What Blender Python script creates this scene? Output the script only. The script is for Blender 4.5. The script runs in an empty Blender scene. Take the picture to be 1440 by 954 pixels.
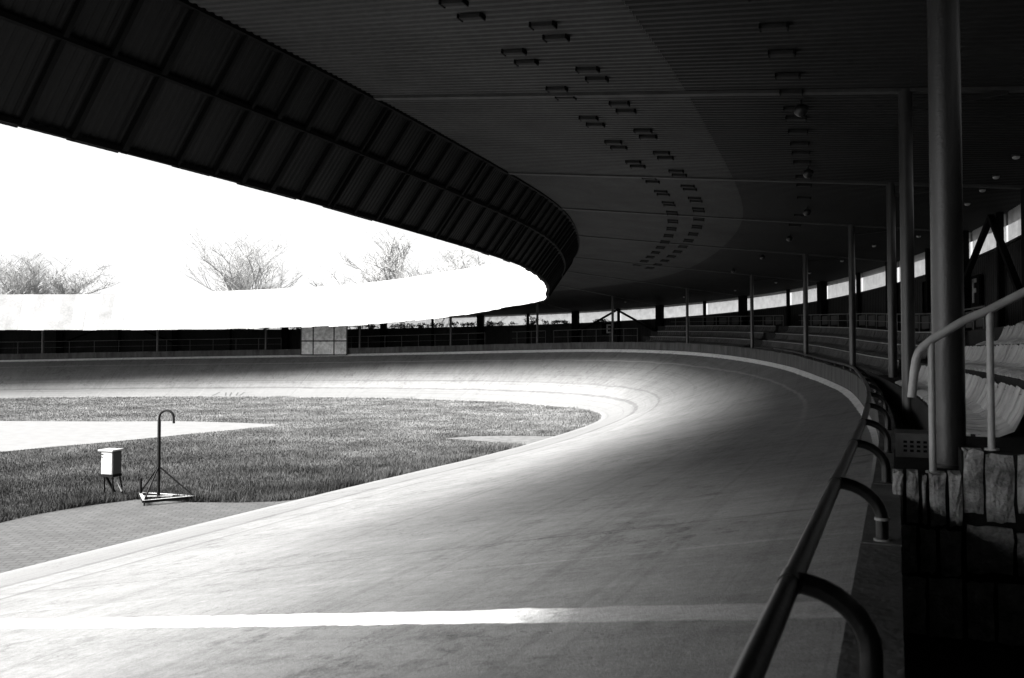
import bpy, bmesh, math, random
import numpy as np
from mathutils import Vector, Matrix
random.seed(7); rng = np.random.default_rng(11)
scene = bpy.context.scene
C = bpy.data.collections.new("velodrome"); scene.collection.children.link(C)
PI = math.pi

# ------------------------------------------------------------------ survey table of the oval (metres)
# distance along the outer track edge, outer edge x, y, outward normal x, y, inner edge x, y, outer edge height
TAB = np.array([
(18.02,-9.151,-19.989,0.9121,-0.4100,-20.050,-15.089,2.200),
(19.52,-8.535,-18.620,0.9121,-0.4100,-19.434,-13.720,2.200),
(21.02,-7.920,-17.250,0.9121,-0.4100,-18.819,-12.351,2.200),
(22.52,-7.304,-15.881,0.9121,-0.4100,-18.203,-10.981,2.200),
(24.02,-6.688,-14.512,0.9121,-0.4100,-17.588,-9.612,2.200),
(25.52,-6.073,-13.142,0.9121,-0.4100,-16.972,-8.242,2.200),
(27.02,-5.457,-11.773,0.9121,-0.4100,-16.356,-6.873,2.200),
(28.53,-4.842,-10.404,0.9121,-0.4100,-15.741,-5.504,2.200),
(30.03,-4.226,-9.034,0.9121,-0.4100,-15.125,-4.134,2.200),
(31.53,-3.610,-7.665,0.9121,-0.4100,-14.510,-2.765,2.200),
(33.03,-2.995,-6.296,0.9121,-0.4100,-13.894,-1.396,2.200),
(34.53,-2.379,-4.926,0.9121,-0.4100,-13.278,-0.026,2.200),
(36.03,-1.764,-3.557,0.9121,-0.4100,-12.663,1.343,2.200),
(37.53,-1.148,-2.188,0.9121,-0.4100,-12.047,2.712,2.200),
(39.04,-0.532,-0.818,0.9121,-0.4100,-11.432,4.082,2.200),
(40.54,0.083,0.551,0.9121,-0.4100,-10.816,5.451,2.200),
(42.04,0.699,1.921,0.9121,-0.4100,-10.200,6.820,2.200),
(43.54,1.315,3.290,0.9121,-0.4100,-9.585,8.190,2.200),
(45.04,1.931,4.661,0.9121,-0.4099,-8.969,9.559,2.200),
(46.55,2.547,6.033,0.9124,-0.4092,-8.354,10.929,2.200),
(48.06,3.163,7.410,0.9135,-0.4069,-7.739,12.298,2.200),
(49.57,3.774,8.793,0.9163,-0.4005,-7.126,13.669,2.200),
(51.08,4.369,10.178,0.9216,-0.3883,-6.513,15.039,2.200),
(52.57,4.937,11.557,0.9281,-0.3723,-5.900,16.410,2.200),
(54.02,5.468,12.915,0.9337,-0.3579,-5.285,17.779,2.200),
(55.44,5.967,14.236,0.9372,-0.3488,-4.661,19.145,2.200),
(56.81,6.442,15.523,0.9387,-0.3447,-4.024,20.504,2.203),
(58.63,7.069,17.238,0.9394,-0.3428,-3.149,22.303,2.209),
(60.08,7.562,18.592,0.9406,-0.3395,-2.478,23.645,2.214),
(61.63,8.084,20.059,0.9440,-0.3300,-1.804,24.986,2.219),
(62.74,8.444,21.108,0.9481,-0.3180,-1.362,25.883,2.231),
(64.48,8.976,22.766,0.9567,-0.2909,-0.718,27.238,2.257),
(66.26,9.463,24.475,0.9668,-0.2555,-0.107,28.607,2.283),
(67.43,9.747,25.611,0.9732,-0.2299,0.282,29.528,2.301),
(69.13,10.106,27.275,0.9812,-0.1928,0.843,30.920,2.367),
(70.77,10.394,28.883,0.9869,-0.1615,1.384,32.320,2.431),
(71.83,10.557,29.937,0.9894,-0.1450,1.739,33.255,2.483),
(73.44,10.774,31.530,0.9921,-0.1256,2.262,34.662,2.565),
(75.10,10.968,33.178,0.9941,-0.1086,2.773,36.073,2.650),
(76.25,11.087,34.325,0.9954,-0.0961,3.099,37.018,2.694),
(78.06,11.242,36.129,0.9972,-0.0744,3.557,38.444,2.762),
(79.33,11.325,37.389,0.9983,-0.0581,3.831,39.402,2.810),
(81.30,11.413,39.360,0.9996,-0.0298,4.177,40.852,2.880),
(82.66,11.439,40.721,1.0000,-0.0066,4.355,41.827,2.929),
(84.05,11.429,42.111,0.9998,0.0215,4.481,42.808,2.978),
(85.46,11.376,43.523,0.9985,0.0553,4.550,43.792,3.031),
(86.90,11.269,44.954,0.9954,0.0960,4.557,44.776,3.084),
(88.36,11.095,46.399,0.9895,0.1448,4.497,45.756,3.138),
(89.83,10.841,47.854,0.9794,0.2019,4.366,46.726,3.189),
(91.33,10.492,49.308,0.9639,0.2662,4.161,47.682,3.240),
(92.83,10.040,50.742,0.9422,0.3351,3.880,48.617,3.291),
(94.33,9.486,52.134,0.9144,0.4048,3.525,49.526,3.327),
(95.81,8.835,53.466,0.8816,0.4720,3.098,50.406,3.364),
(97.27,8.102,54.723,0.8454,0.5341,2.605,51.254,3.399),
(98.69,7.300,55.901,0.8074,0.5900,2.052,52.066,3.410),
(100.78,5.993,57.523,0.7492,0.6623,1.123,53.217,3.425),
(102.13,5.066,58.512,0.7106,0.7035,0.447,53.939,3.425),
(103.47,4.103,59.434,0.6726,0.7400,-0.268,54.623,3.415),
(104.78,3.110,60.292,0.6353,0.7723,-1.018,55.272,3.405),
(106.71,1.578,61.466,0.5814,0.8136,-2.201,56.177,3.378),
(107.97,0.534,62.179,0.5471,0.8371,-3.022,56.738,3.357),
(109.22,-0.523,62.841,0.5143,0.8576,-3.865,57.266,3.336),
(111.06,-2.128,63.744,0.4677,0.8839,-5.167,57.999,3.299),
(112.28,-3.209,64.294,0.4380,0.8990,-6.056,58.450,3.274),
(114.08,-4.849,65.044,0.3949,0.9187,-7.416,59.073,3.238),
(115.27,-5.954,65.500,0.3667,0.9303,-8.338,59.452,3.215),
(117.06,-7.630,66.117,0.3249,0.9457,-9.742,59.970,3.179),
(118.25,-8.760,66.487,0.2970,0.9549,-10.690,60.280,3.155),
(120.03,-10.476,66.979,0.2542,0.9672,-12.128,60.693,3.119),
(121.23,-11.636,67.265,0.2248,0.9744,-13.097,60.932,3.096),
(123.03,-13.396,67.629,0.1793,0.9838,-14.562,61.234,3.061),
(124.23,-14.580,67.825,0.1486,0.9889,-15.545,61.397,3.037),
(126.02,-16.358,68.051,0.1034,0.9946,-17.029,61.586,3.000),
(127.79,-18.125,68.196,0.0610,0.9981,-18.521,61.708,2.968),
(128.96,-19.290,68.252,0.0352,0.9994,-19.518,61.756,2.949),
(130.68,-21.015,68.281,0.0002,1.0000,-21.016,61.781,2.922),
(131.82,-22.150,68.270,-0.0207,0.9998,-22.015,61.771,2.904),
(133.50,-23.834,68.210,-0.0492,0.9988,-23.514,61.718,2.878),
(135.17,-25.500,68.106,-0.0754,0.9972,-25.010,61.624,2.852),
(136.28,-26.606,68.013,-0.0922,0.9957,-26.007,61.541,2.834),
(137.95,-28.263,67.838,-0.1178,0.9930,-27.498,61.383,2.808),
(139.63,-29.925,67.618,-0.1447,0.9895,-28.984,61.187,2.782),
(140.75,-31.035,67.445,-0.1636,0.9865,-29.972,61.033,2.764),
(142.44,-32.701,67.144,-0.1929,0.9812,-31.447,60.766,2.731),
(144.14,-34.356,66.792,-0.2220,0.9751,-32.914,60.455,2.697),
(145.26,-35.448,66.533,-0.2404,0.9707,-33.886,60.223,2.675),
(146.93,-37.063,66.110,-0.2655,0.9641,-35.337,59.843,2.641),
(148.58,-38.648,65.653,-0.2878,0.9577,-36.778,59.428,2.614),
(150.21,-40.211,65.165,-0.3078,0.9514,-38.210,58.981,2.590),
(151.30,-41.244,64.823,-0.3207,0.9472,-39.160,58.667,2.574),
(152.94,-42.788,64.283,-0.3404,0.9403,-40.575,58.171,2.550),
(154.58,-44.330,63.705,-0.3616,0.9323,-41.980,57.645,2.526),
(156.25,-45.875,63.084,-0.3852,0.9228,-43.372,57.085,2.502),
(157.37,-46.906,62.642,-0.4024,0.9155,-44.290,56.692,2.485),
(159.07,-48.447,61.937,-0.4298,0.9029,-45.654,56.068,2.460),
(160.76,-49.970,61.184,-0.4573,0.8893,-46.997,55.403,2.435),
(161.89,-50.965,60.659,-0.4745,0.8803,-47.881,54.937,2.419),
(163.56,-52.420,59.850,-0.4967,0.8679,-49.191,54.208,2.395),
(165.18,-53.825,59.026,-0.5137,0.8580,-50.486,53.450,2.371),
(166.25,-54.734,58.475,-0.5220,0.8529,-51.341,52.931,2.355),

])
_r0 = TAB[0]; _t = np.array([-_r0[4], _r0[3]])      # extend the straight back behind the camera
_pre = []
for _s in np.arange(-30, _r0[0] - .5, 4.):
    _k = _s - _r0[0]; _pre.append([_s, _r0[1] + _t[0] * _k, _r0[2] + _t[1] * _k, _r0[3], _r0[4], _r0[5] + _t[0] * _k, _r0[6] + _t[1] * _k, _r0[7]])
TAB = np.vstack([np.array(_pre), TAB])
SMIN, SMAX = float(TAB[0, 0]), float(TAB[-1, 0])
S0 = -28.0

def ip(col, s): return np.interp(s, TAB[:, 0], TAB[:, col])

def _smooth(a, it=2):
    for _ in range(it):
        b = a.copy(); b[1:-1] = .25 * a[:-2] + .5 * a[1:-1] + .25 * a[2:]; a = b
    return a

# denser, smoothed copy of the table so that curves do not look faceted
_q = np.arange(SMIN, SMAX, .25)
_d = np.stack([_q] + [_smooth(np.interp(_q, TAB[:, 0], TAB[:, c]), 14) for c in range(1, 8)], 1)
TAB = _d; SMAX = float(TAB[-1, 0])

def R(s, off):                       # point at distance s along the track wall, off metres outside it
    return np.array([ip(1, s) + ip(3, s) * off, ip(2, s) + ip(4, s) * off])
def zt(s): return float(ip(7, s))    # height of the outer track edge
def nrm(s): return np.array([ip(3, s), ip(4, s)])
def lerp(s, xs, ys): return float(np.interp(s, xs, ys))

def wall_top(s): return zt(s) + lerp(s, [48, 60, 150], [.24, .50, .47])
def ceil_dz(s): return lerp(s, [90, 98, 104, 113, 125, 148], [0, .04, .12, .3, .5, .6])
def ceil_z(s, off): return 7.08 - .097 * (off - .45) - ceil_dz(s)
def back_off(s): return .45 + lerp(s, [67, 75, 84, 92.8, 100, 106, 160], [3.2, 3.4, 3.7, 4.1, 5.0, 5.5, 5.5])
def apron_top(s): return lerp(s, [82, 90, 98, 106.5, 112.5, 119, 125.5, 134.5, 142.5, 147.5], [7.95, 8.1, 8.5, 8.95, 8.62, 8.2, 7.97, 7.67, 7.45, 7.37])
def apron_bot(s): return lerp(s, [82, 95, 101, 106, 111.5, 118.5, 125, 134, 142, 148], [6.1, 6.1, 6.03, 5.75, 5.47, 5.15, 5.03, 4.88, 4.82, 4.78])
def a_top(s): return lerp(s, [40.8, 44.6, 84, 102, 112, 122], [-5.1, -8.4, -8.4, -6.7, -5.6, -4.7])   # canopy cut back out of view to let sun in, narrower where track narrows
def a_in(s): return a_top(s) - 1.35

# straight-section axes at the camera (s = 40 lies beside the camera)
U = np.array([.41, .912]); U /= np.linalg.norm(U); NQ = np.array([U[1], -U[0]])
def SQ(s, q): return U * s + NQ * q  # q metres outwards from the camera line

# ------------------------------------------------------------------ materials (black and white photograph: neutral greys)
MATS = {}
def mat(name, col, rough=.8, spec=.3, noise=0, nscale=6, bump=0, bscale=40, metal=0, stretch=None, coords='Object', detail=6):
    if name in MATS: return MATS[name]
    m = bpy.data.materials.new(name); m.use_nodes = True; nt = m.node_tree
    b = nt.nodes['Principled BSDF']; b.inputs['Roughness'].default_value = rough
    b.inputs['Specular IOR Level'].default_value = spec; b.inputs['Metallic'].default_value = metal
    b.inputs['Base Color'].default_value = (col, col, col * 1.02, 1)
    if noise or bump:
        tc = nt.nodes.new('ShaderNodeTexCoord'); mp = nt.nodes.new('ShaderNodeMapping')
        nt.links.new(tc.outputs[coords], mp.inputs[0])
        if stretch: mp.inputs['Scale'].default_value = stretch
    if noise:
        n = nt.nodes.new('ShaderNodeTexNoise'); n.inputs['Scale'].default_value = nscale; n.inputs['Detail'].default_value = detail
        n.inputs['Roughness'].default_value = .65
        nt.links.new(mp.outputs[0], n.inputs['Vector'])
        r = nt.nodes.new('ShaderNodeMapRange'); r.inputs[1].default_value = .3; r.inputs[2].default_value = .7
        r.inputs[3].default_value = col * (1 - noise); r.inputs[4].default_value = col * (1 + noise)
        nt.links.new(n.outputs[0], r.inputs[0])
        cmb = nt.nodes.new('ShaderNodeCombineColor')
        for k in range(3): nt.links.new(r.outputs[0], cmb.inputs[k])
        nt.links.new(cmb.outputs[0], b.inputs['Base Color'])
    if bump:
        n2 = nt.nodes.new('ShaderNodeTexNoise'); n2.inputs['Scale'].default_value = bscale; n2.inputs['Detail'].default_value = 5
        nt.links.new(mp.outputs[0], n2.inputs['Vector'])
        bp = nt.nodes.new('ShaderNodeBump'); bp.inputs['Strength'].default_value = bump; bp.inputs['Distance'].default_value = .02
        nt.links.new(n2.outputs[0], bp.inputs['Height']); nt.links.new(bp.outputs[0], b.inputs['Normal'])
    MATS[name] = m; return m

class G:                              # tiny node-graph helper
    def __init__(s, m): s.nt = m.node_tree
    def n(s, t, **k):
        x = s.nt.nodes.new(t)
        for a, v in k.items(): setattr(x, a, v)
        return x
    def put(s, sock, v):
        if isinstance(v, (int, float)): sock.default_value = v
        else: s.nt.links.new(v, sock)
    def m(s, op, a, b=0., c=None):
        x = s.n('ShaderNodeMath', operation=op); s.put(x.inputs[0], a); s.put(x.inputs[1], b)
        if c is not None: s.put(x.inputs[2], c)
        return x.outputs[0]
    def band(s, v, lo, hi, soft=.01): # 1 between lo and hi
        a = s.n('ShaderNodeMapRange'); s.put(a.inputs[0], v); a.inputs[1].default_value = lo - soft; a.inputs[2].default_value = lo + soft
        b = s.n('ShaderNodeMapRange'); s.put(b.inputs[0], v); b.inputs[1].default_value = hi - soft; b.inputs[2].default_value = hi + soft
        b.inputs[3].default_value = 1; b.inputs[4].default_value = 0
        return s.m('MULTIPLY', a.outputs[0], b.outputs[0])
    def mix(s, a, b, f):              # scalar lerp
        x = s.n('ShaderNodeMix', data_type='FLOAT'); s.put(x.inputs[0], f); s.put(x.inputs[2], a); s.put(x.inputs[3], b); return x.outputs[0]
    def noise(s, vec, scale, detail=5, rough=.6, lo=.3, hi=.7, a=0., b=1.):
        x = s.n('ShaderNodeTexNoise'); s.put(x.inputs['Vector'], vec); x.inputs['Scale'].default_value = scale
        x.inputs['Detail'].default_value = detail; x.inputs['Roughness'].default_value = rough
        r = s.n('ShaderNodeMapRange'); s.put(r.inputs[0], x.outputs[0]); r.inputs[1].default_value = lo; r.inputs[2].default_value = hi
        r.inputs[3].default_value = a; r.inputs[4].default_value = b; return r.outputs[0]
    def vec(s, x, y, z=0.):
        c = s.n('ShaderNodeCombineXYZ'); s.put(c.inputs[0], x); s.put(c.inputs[1], y); s.put(c.inputs[2], z); return c.outputs[0]
    def grey(s, v):
        c = s.n('ShaderNodeCombineColor')
        for k in range(3): s.put(c.inputs[k], v)
        return c.outputs[0]

def track_material():
    m = bpy.data.materials.new('track_concrete'); m.use_nodes = True; g = G(m); b = m.node_tree.nodes['Principled BSDF']
    uv = g.n('ShaderNodeUVMap', uv_map='across'); sp = g.n('ShaderNodeSeparateXYZ'); g.nt.links.new(uv.outputs[0], sp.inputs[0])
    uv2 = g.n('ShaderNodeUVMap', uv_map='outer'); sp2 = g.n('ShaderNodeSeparateXYZ'); g.nt.links.new(uv2.outputs[0], sp2.inputs[0])
    s, din, dout = sp.outputs[0], sp.outputs[1], sp2.outputs[0]
    # concrete: streaks run up and down the bank, blotches of dirt
    streak = g.noise(g.vec(g.m('MULTIPLY', s, 2.4), g.m('MULTIPLY', din, .3)), 1., 8, .75, .3, .7, -.12, .12)
    fine = g.noise(g.vec(g.m('MULTIPLY', s, 7.), g.m('MULTIPLY', din, 2.6)), 1., 7, .8, .3, .7, -.16, .16)
    blot = g.noise(g.vec(s, g.m('MULTIPLY', din, .8)), .45, 8, .75, .42, .68, .05, -.17)
    clus = g.noise(g.vec(s, g.m('MULTIPLY', din, .8), 4.), .7, 4, .65, .42, .62, .15, 1.)
    smear = g.m('MULTIPLY', clus, g.noise(g.vec(g.m('MULTIPLY', s, 1.), g.m('MULTIPLY', din, .75), 7.), 4.5, 7, .75, .52, .64, 0, -.38))
    scrape = g.noise(g.vec(g.m('MULTIPLY', s, 1.6), g.m('MULTIPLY', din, .5), 3.), 1.4, 8, .82, .61, .68, 0, .34)
    grain = g.m('ADD', g.noise(g.vec(s, din), 85., 3, .75, .3, .7, -.2, .2), g.noise(g.vec(s, din), 24., 4, .8, .3, .7, -.16, .16))
    k = 1.
    for t in (streak, fine, blot, smear, scrape, grain): k = g.m('ADD', t, k)
    wob = g.noise(g.vec(s, g.m('MULTIPLY', din, .2)), .5, 3, .6, .3, .7, -.05, .05)
    dl = g.m('ADD', din, wob)
    base = g.m('MULTIPLY', k, TRK)
    cote = g.m('MULTIPLY', g.m('ADD', g.m('MULTIPLY', streak, .5), g.m('ADD', g.m('MULTIPLY', grain, .8), 1.)), COTE)
    v = g.mix(base, cote, g.band(din, -1., 1.55, .05))
    for lo, hi, d in ((1.58, 1.8, .5), (2.75, 2.86, .35)):
        v = g.mix(v, g.m('MULTIPLY', v, .35), g.m('MULTIPLY', g.band(dl, lo, hi, .035), d))
    # faint lighter line under the wall and the white band against it
    v = g.mix(v, .5, g.m('MULTIPLY', g.band(g.m('ADD', dout, wob), 1.1, 1.2, .03), g.m('MULTIPLY', g.band(s, 60., 300., 8.), .2)))
    bw = g.noise(g.vec(s, dout), 3., 4, .6, .3, .7, -.08, .08)
    wd = g.n('ShaderNodeMapRange'); g.put(wd.inputs[0], s); wd.inputs[1].default_value = 50; wd.inputs[2].default_value = 72; wd.inputs[3].default_value = .06; wd.inputs[4].default_value = .28
    v = g.mix(v, g.noise(g.vec(s, dout), 5., 4, .6, .3, .7, .62, .82), g.m('MULTIPLY', g.band(g.m('ADD', g.m('DIVIDE', dout, wd.outputs[0]), bw), -1.5, 1., .07), g.m('MULTIPLY', g.band(s, 52., 400., 4.), 1.)))
    v0 = v
    tyre = g.noise(g.vec(g.m('MULTIPLY', s, .05), g.m('MULTIPLY', din, 5.)), 1., 6, .8, .5, .68, 0, .22)
    v = g.m('MULTIPLY', v, g.m('SUBTRACT', 1., tyre))
    vo = g.n('ShaderNodeTexVoronoi', feature='DISTANCE_TO_EDGE'); vo.inputs['Scale'].default_value = .55
    g.put(vo.inputs['Vector'], g.vec(g.m('ADD', g.m('MULTIPLY', s, 1.), g.noise(g.vec(s, din), 1.3, 5, .7, .2, .8, -.9, .9)), g.m('ADD', g.m('MULTIPLY', din, .45), g.noise(g.vec(s, din, 5.), 1.3, 5, .7, .2, .8, -.6, .6))))
    v = g.mix(v, g.m('MULTIPLY', v, .45), g.m('MULTIPLY', g.band(vo.outputs[0], -1., .006, .005), g.noise(g.vec(s, din, 9.), .5, 3, .6, .45, .6, 0., .8)))
    # slab joints
    fr = g.m('FRACT', g.m('DIVIDE', g.m('ADD', s, g.m('MULTIPLY', wob, .5)), 5.2))
    v = g.mix(v, g.m('MULTIPLY', v, .55), g.m('MULTIPLY', g.band(fr, .0, .006, .003), .7))
    fr2 = g.m('FRACT', g.m('DIVIDE', g.m('ADD', s, 1.7), 7.9))
    v = g.mix(v, g.m('MULTIPLY', v, 1.5), g.m('MULTIPLY', g.band(fr2, .0, .005, .003), g.noise(g.vec(s, din), .8, 4, .7, .35, .65, .1, .75)))
    # finishing line: newer white paint on the inner part, worn grey paint up to the wall
    edge = g.noise(g.vec(s, din), 3., 4, .6, .3, .7, -.02, .02)
    sl = g.m('SUBTRACT', g.m('ADD', s, edge), g.m('MULTIPLY', dout, .175))
    on = g.band(sl, FL0, FL1, .012)
    newp = g.band(g.m('ADD', dout, g.noise(g.vec(s, din), 9., 4, .7, .3, .7, -.1, .1)), FLX, 99., .22)
    cr = g.m('FRACT', g.m('DIVIDE', g.m('ADD', dout, g.m('MULTIPLY', edge, 3.)), .62))
    pw = g.m('SUBTRACT', g.m('ADD', .86, grain), g.m('MULTIPLY', g.band(cr, .48, .5, .008), .3))
    po = g.m('MULTIPLY', k, TRK * 1.55)
    v = g.mix(v, g.mix(po, pw, newp), on)
    g.nt.links.new(g.grey(v), b.inputs['Base Color'])
    b.inputs['Roughness'].default_value = .9; b.inputs['Specular IOR Level'].default_value = .06
    bp = g.n('ShaderNodeBump'); bp.inputs['Strength'].default_value = .35; bp.inputs['Distance'].default_value = .01
    g.put(bp.inputs['Height'], g.m('ADD', g.m('MULTIPLY', fine, 2.), g.m('MULTIPLY', grain, 2.))); g.nt.links.new(bp.outputs[0], b.inputs['Normal'])
    return m
TRK, COTE = .150, .132
FL0, FL1, FLX = 43.83, 44.1, 1.6

def grass_ground_material():
    m = bpy.data.materials.new('turf'); m.use_nodes = True; g = G(m); b = m.node_tree.nodes['Principled BSDF']
    tc = g.n('ShaderNodeTexCoord'); o = tc.outputs['Object']
    a = g.noise(o, .35, 8, .65, .3, .7, .03, .07); f = g.noise(o, 14., 5, .7, .3, .7, .5, 1.5)
    g.nt.links.new(g.grey(g.m('MULTIPLY', a, f)), b.inputs['Base Color']); b.inputs['Roughness'].default_value = .95
    b.inputs['Specular IOR Level'].default_value = .1
    return m

def paving_material():
    m = bpy.data.materials.new('brick_paving'); m.use_nodes = True; g = G(m); b = m.node_tree.nodes['Principled BSDF']
    tc = g.n('ShaderNodeTexCoord'); mp = g.n('ShaderNodeMapping'); g.nt.links.new(tc.outputs['Object'], mp.inputs[0])
    mp.inputs['Rotation'].default_value = (0, 0, math.radians(-8))
    br = g.n('ShaderNodeTexBrick'); g.nt.links.new(mp.outputs[0], br.inputs['Vector'])
    br.inputs['Color1'].default_value = (.034, .034, .034, 1); br.inputs['Color2'].default_value = (.048, .048, .048, 1); br.inputs['Mortar'].default_value = (.016, .016, .016, 1)
    br.inputs['Scale'].default_value = 1.; br.inputs['Mortar Size'].default_value = .012; br.inputs['Brick Width'].default_value = .22; br.inputs['Row Height'].default_value = .16
    n = g.noise(tc.outputs['Object'], 1.2, 7, .7, .3, .7, .72, 1.25)
    mx = g.n('ShaderNodeVectorMath', operation='SCALE'); g.nt.links.new(br.outputs[0], mx.inputs[0]); g.put(mx.inputs['Scale'], n)
    g.nt.links.new(mx.outputs[0], b.inputs['Base Color']); b.inputs['Roughness'].default_value = .9
    return m

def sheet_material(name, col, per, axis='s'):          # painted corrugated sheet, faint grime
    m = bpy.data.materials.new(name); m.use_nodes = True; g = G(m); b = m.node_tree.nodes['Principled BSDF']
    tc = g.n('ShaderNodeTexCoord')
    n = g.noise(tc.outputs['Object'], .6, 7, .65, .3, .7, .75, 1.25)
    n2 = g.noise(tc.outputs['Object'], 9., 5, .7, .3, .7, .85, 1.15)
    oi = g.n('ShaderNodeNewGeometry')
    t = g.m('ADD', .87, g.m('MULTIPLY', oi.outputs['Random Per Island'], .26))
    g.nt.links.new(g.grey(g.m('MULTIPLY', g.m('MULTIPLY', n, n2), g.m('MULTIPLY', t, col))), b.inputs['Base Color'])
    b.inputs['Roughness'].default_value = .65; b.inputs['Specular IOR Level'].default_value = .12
    return m

def translucent_material():
    m = bpy.data.materials.new('ribbed_translucent_sheet'); m.use_nodes = True; g = G(m); nt = m.node_tree
    nt.nodes.remove(nt.nodes['Principled BSDF']); out = nt.nodes['Material Output']
    tc = g.n('ShaderNodeTexCoord')
    dirt = g.noise(tc.outputs['Object'], 2.5, 6, .65, .3, .7, .62, .9)
    tr = g.n('ShaderNodeBsdfTranslucent'); df = g.n('ShaderNodeBsdfDiffuse')
    g.nt.links.new(g.grey(dirt), tr.inputs[0]); df.inputs[0].default_value = (.5, .5, .5, 1)
    mx = g.n('ShaderNodeMixShader'); mx.inputs[0].default_value = .08
    nt.links.new(tr.outputs[0], mx.inputs[1]); nt.links.new(df.outputs[0], mx.inputs[2])
    tp = g.n('ShaderNodeBsdfTransparent'); g.nt.links.new(g.grey(dirt), tp.inputs[0]); m2 = g.n('ShaderNodeMixShader'); m2.inputs[0].default_value = .55
    nt.links.new(mx.outputs[0], m2.inputs[1]); nt.links.new(tp.outputs[0], m2.inputs[2]); nt.links.new(m2.outputs[0], out.inputs[0])
    return m

M = dict(
    track=track_material(), turf=grass_ground_material(), paving=paving_material(),
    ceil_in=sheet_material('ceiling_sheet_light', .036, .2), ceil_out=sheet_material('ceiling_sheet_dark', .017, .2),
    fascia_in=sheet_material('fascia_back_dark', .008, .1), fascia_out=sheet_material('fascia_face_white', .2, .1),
    clear=translucent_material(),
    wallsheet=sheet_material('back_wall_sheet', .022, .2),
    dark=mat('dark_steel', .01, .5, .4, .4, 8), black=mat('black_paint', .003, .8, .08, .4, 12),
    col=mat('grey_column_paint', .022, .36, .6, .25, 5, .15, 60),
    rail=mat('dark_rail_paint', .004, .3, .4, .5, 14, .1, 80), galv=mat('pale_pipe_paint', .28, .35, .5, .2, 10, .1, 60),
    conc=mat('wall_concrete', .26, .9, .2, .45, 5, .5, 30), kerb=mat('kerb_concrete', .10, .8, .3, .4, 5, .4, 40),
    block=mat('rough_block', .26, .95, .12, .55, 9, 1., 60), tread=mat('terrace_concrete', .022, .9, .2, .4, 4, .4, 30),
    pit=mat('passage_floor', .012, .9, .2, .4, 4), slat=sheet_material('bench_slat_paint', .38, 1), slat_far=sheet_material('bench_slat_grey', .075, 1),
    white=mat('white_paint', .78, .5, .4, .08, 8), cabinet=mat('cabinet_white', .27, .5, .4, .08, 6),
    cabside=mat('cabinet_frame', .05, .6, .3, .3, 8), hook=mat('stand_black_steel', .004, .6, .12, .5, 10),
    frame_white=mat('worn_white_tube', .35, .5, .4, .3, 9), beam=mat('beam_paint', .05, .7, .1, .25, 3),
    board=mat('scoreboard_panel', .6, .6, .3, .45, 3.0, coords='Object'),
    pale=mat('pale_concrete', .14, .9, .15, .12, 2), path=mat('path_concrete', .1, .9, .2, .35, 3),
    bark=mat('tree_bark', .22, .95, .1, .3, 5), twig=mat('twig_bark', .30, .95, .1, .3, 5), leaf=mat('ivy_leaf', .04, .8, .2, .4, 5),
    mark=mat('black_road_paint', .05, .8, .2), metal=mat('perforated_steel', .04, .5, .4, .3, 10),
    letter=mat('letter_white', .3, .6, .3, .1, 8), clamp=mat('bright_clamp', .16, .35, .5, .2, 20), pendant=mat('pendant_black', .01, .4, .4),
    rooftop=mat('roof_felt', .25, .9, .2, .2, 1),
)

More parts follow.
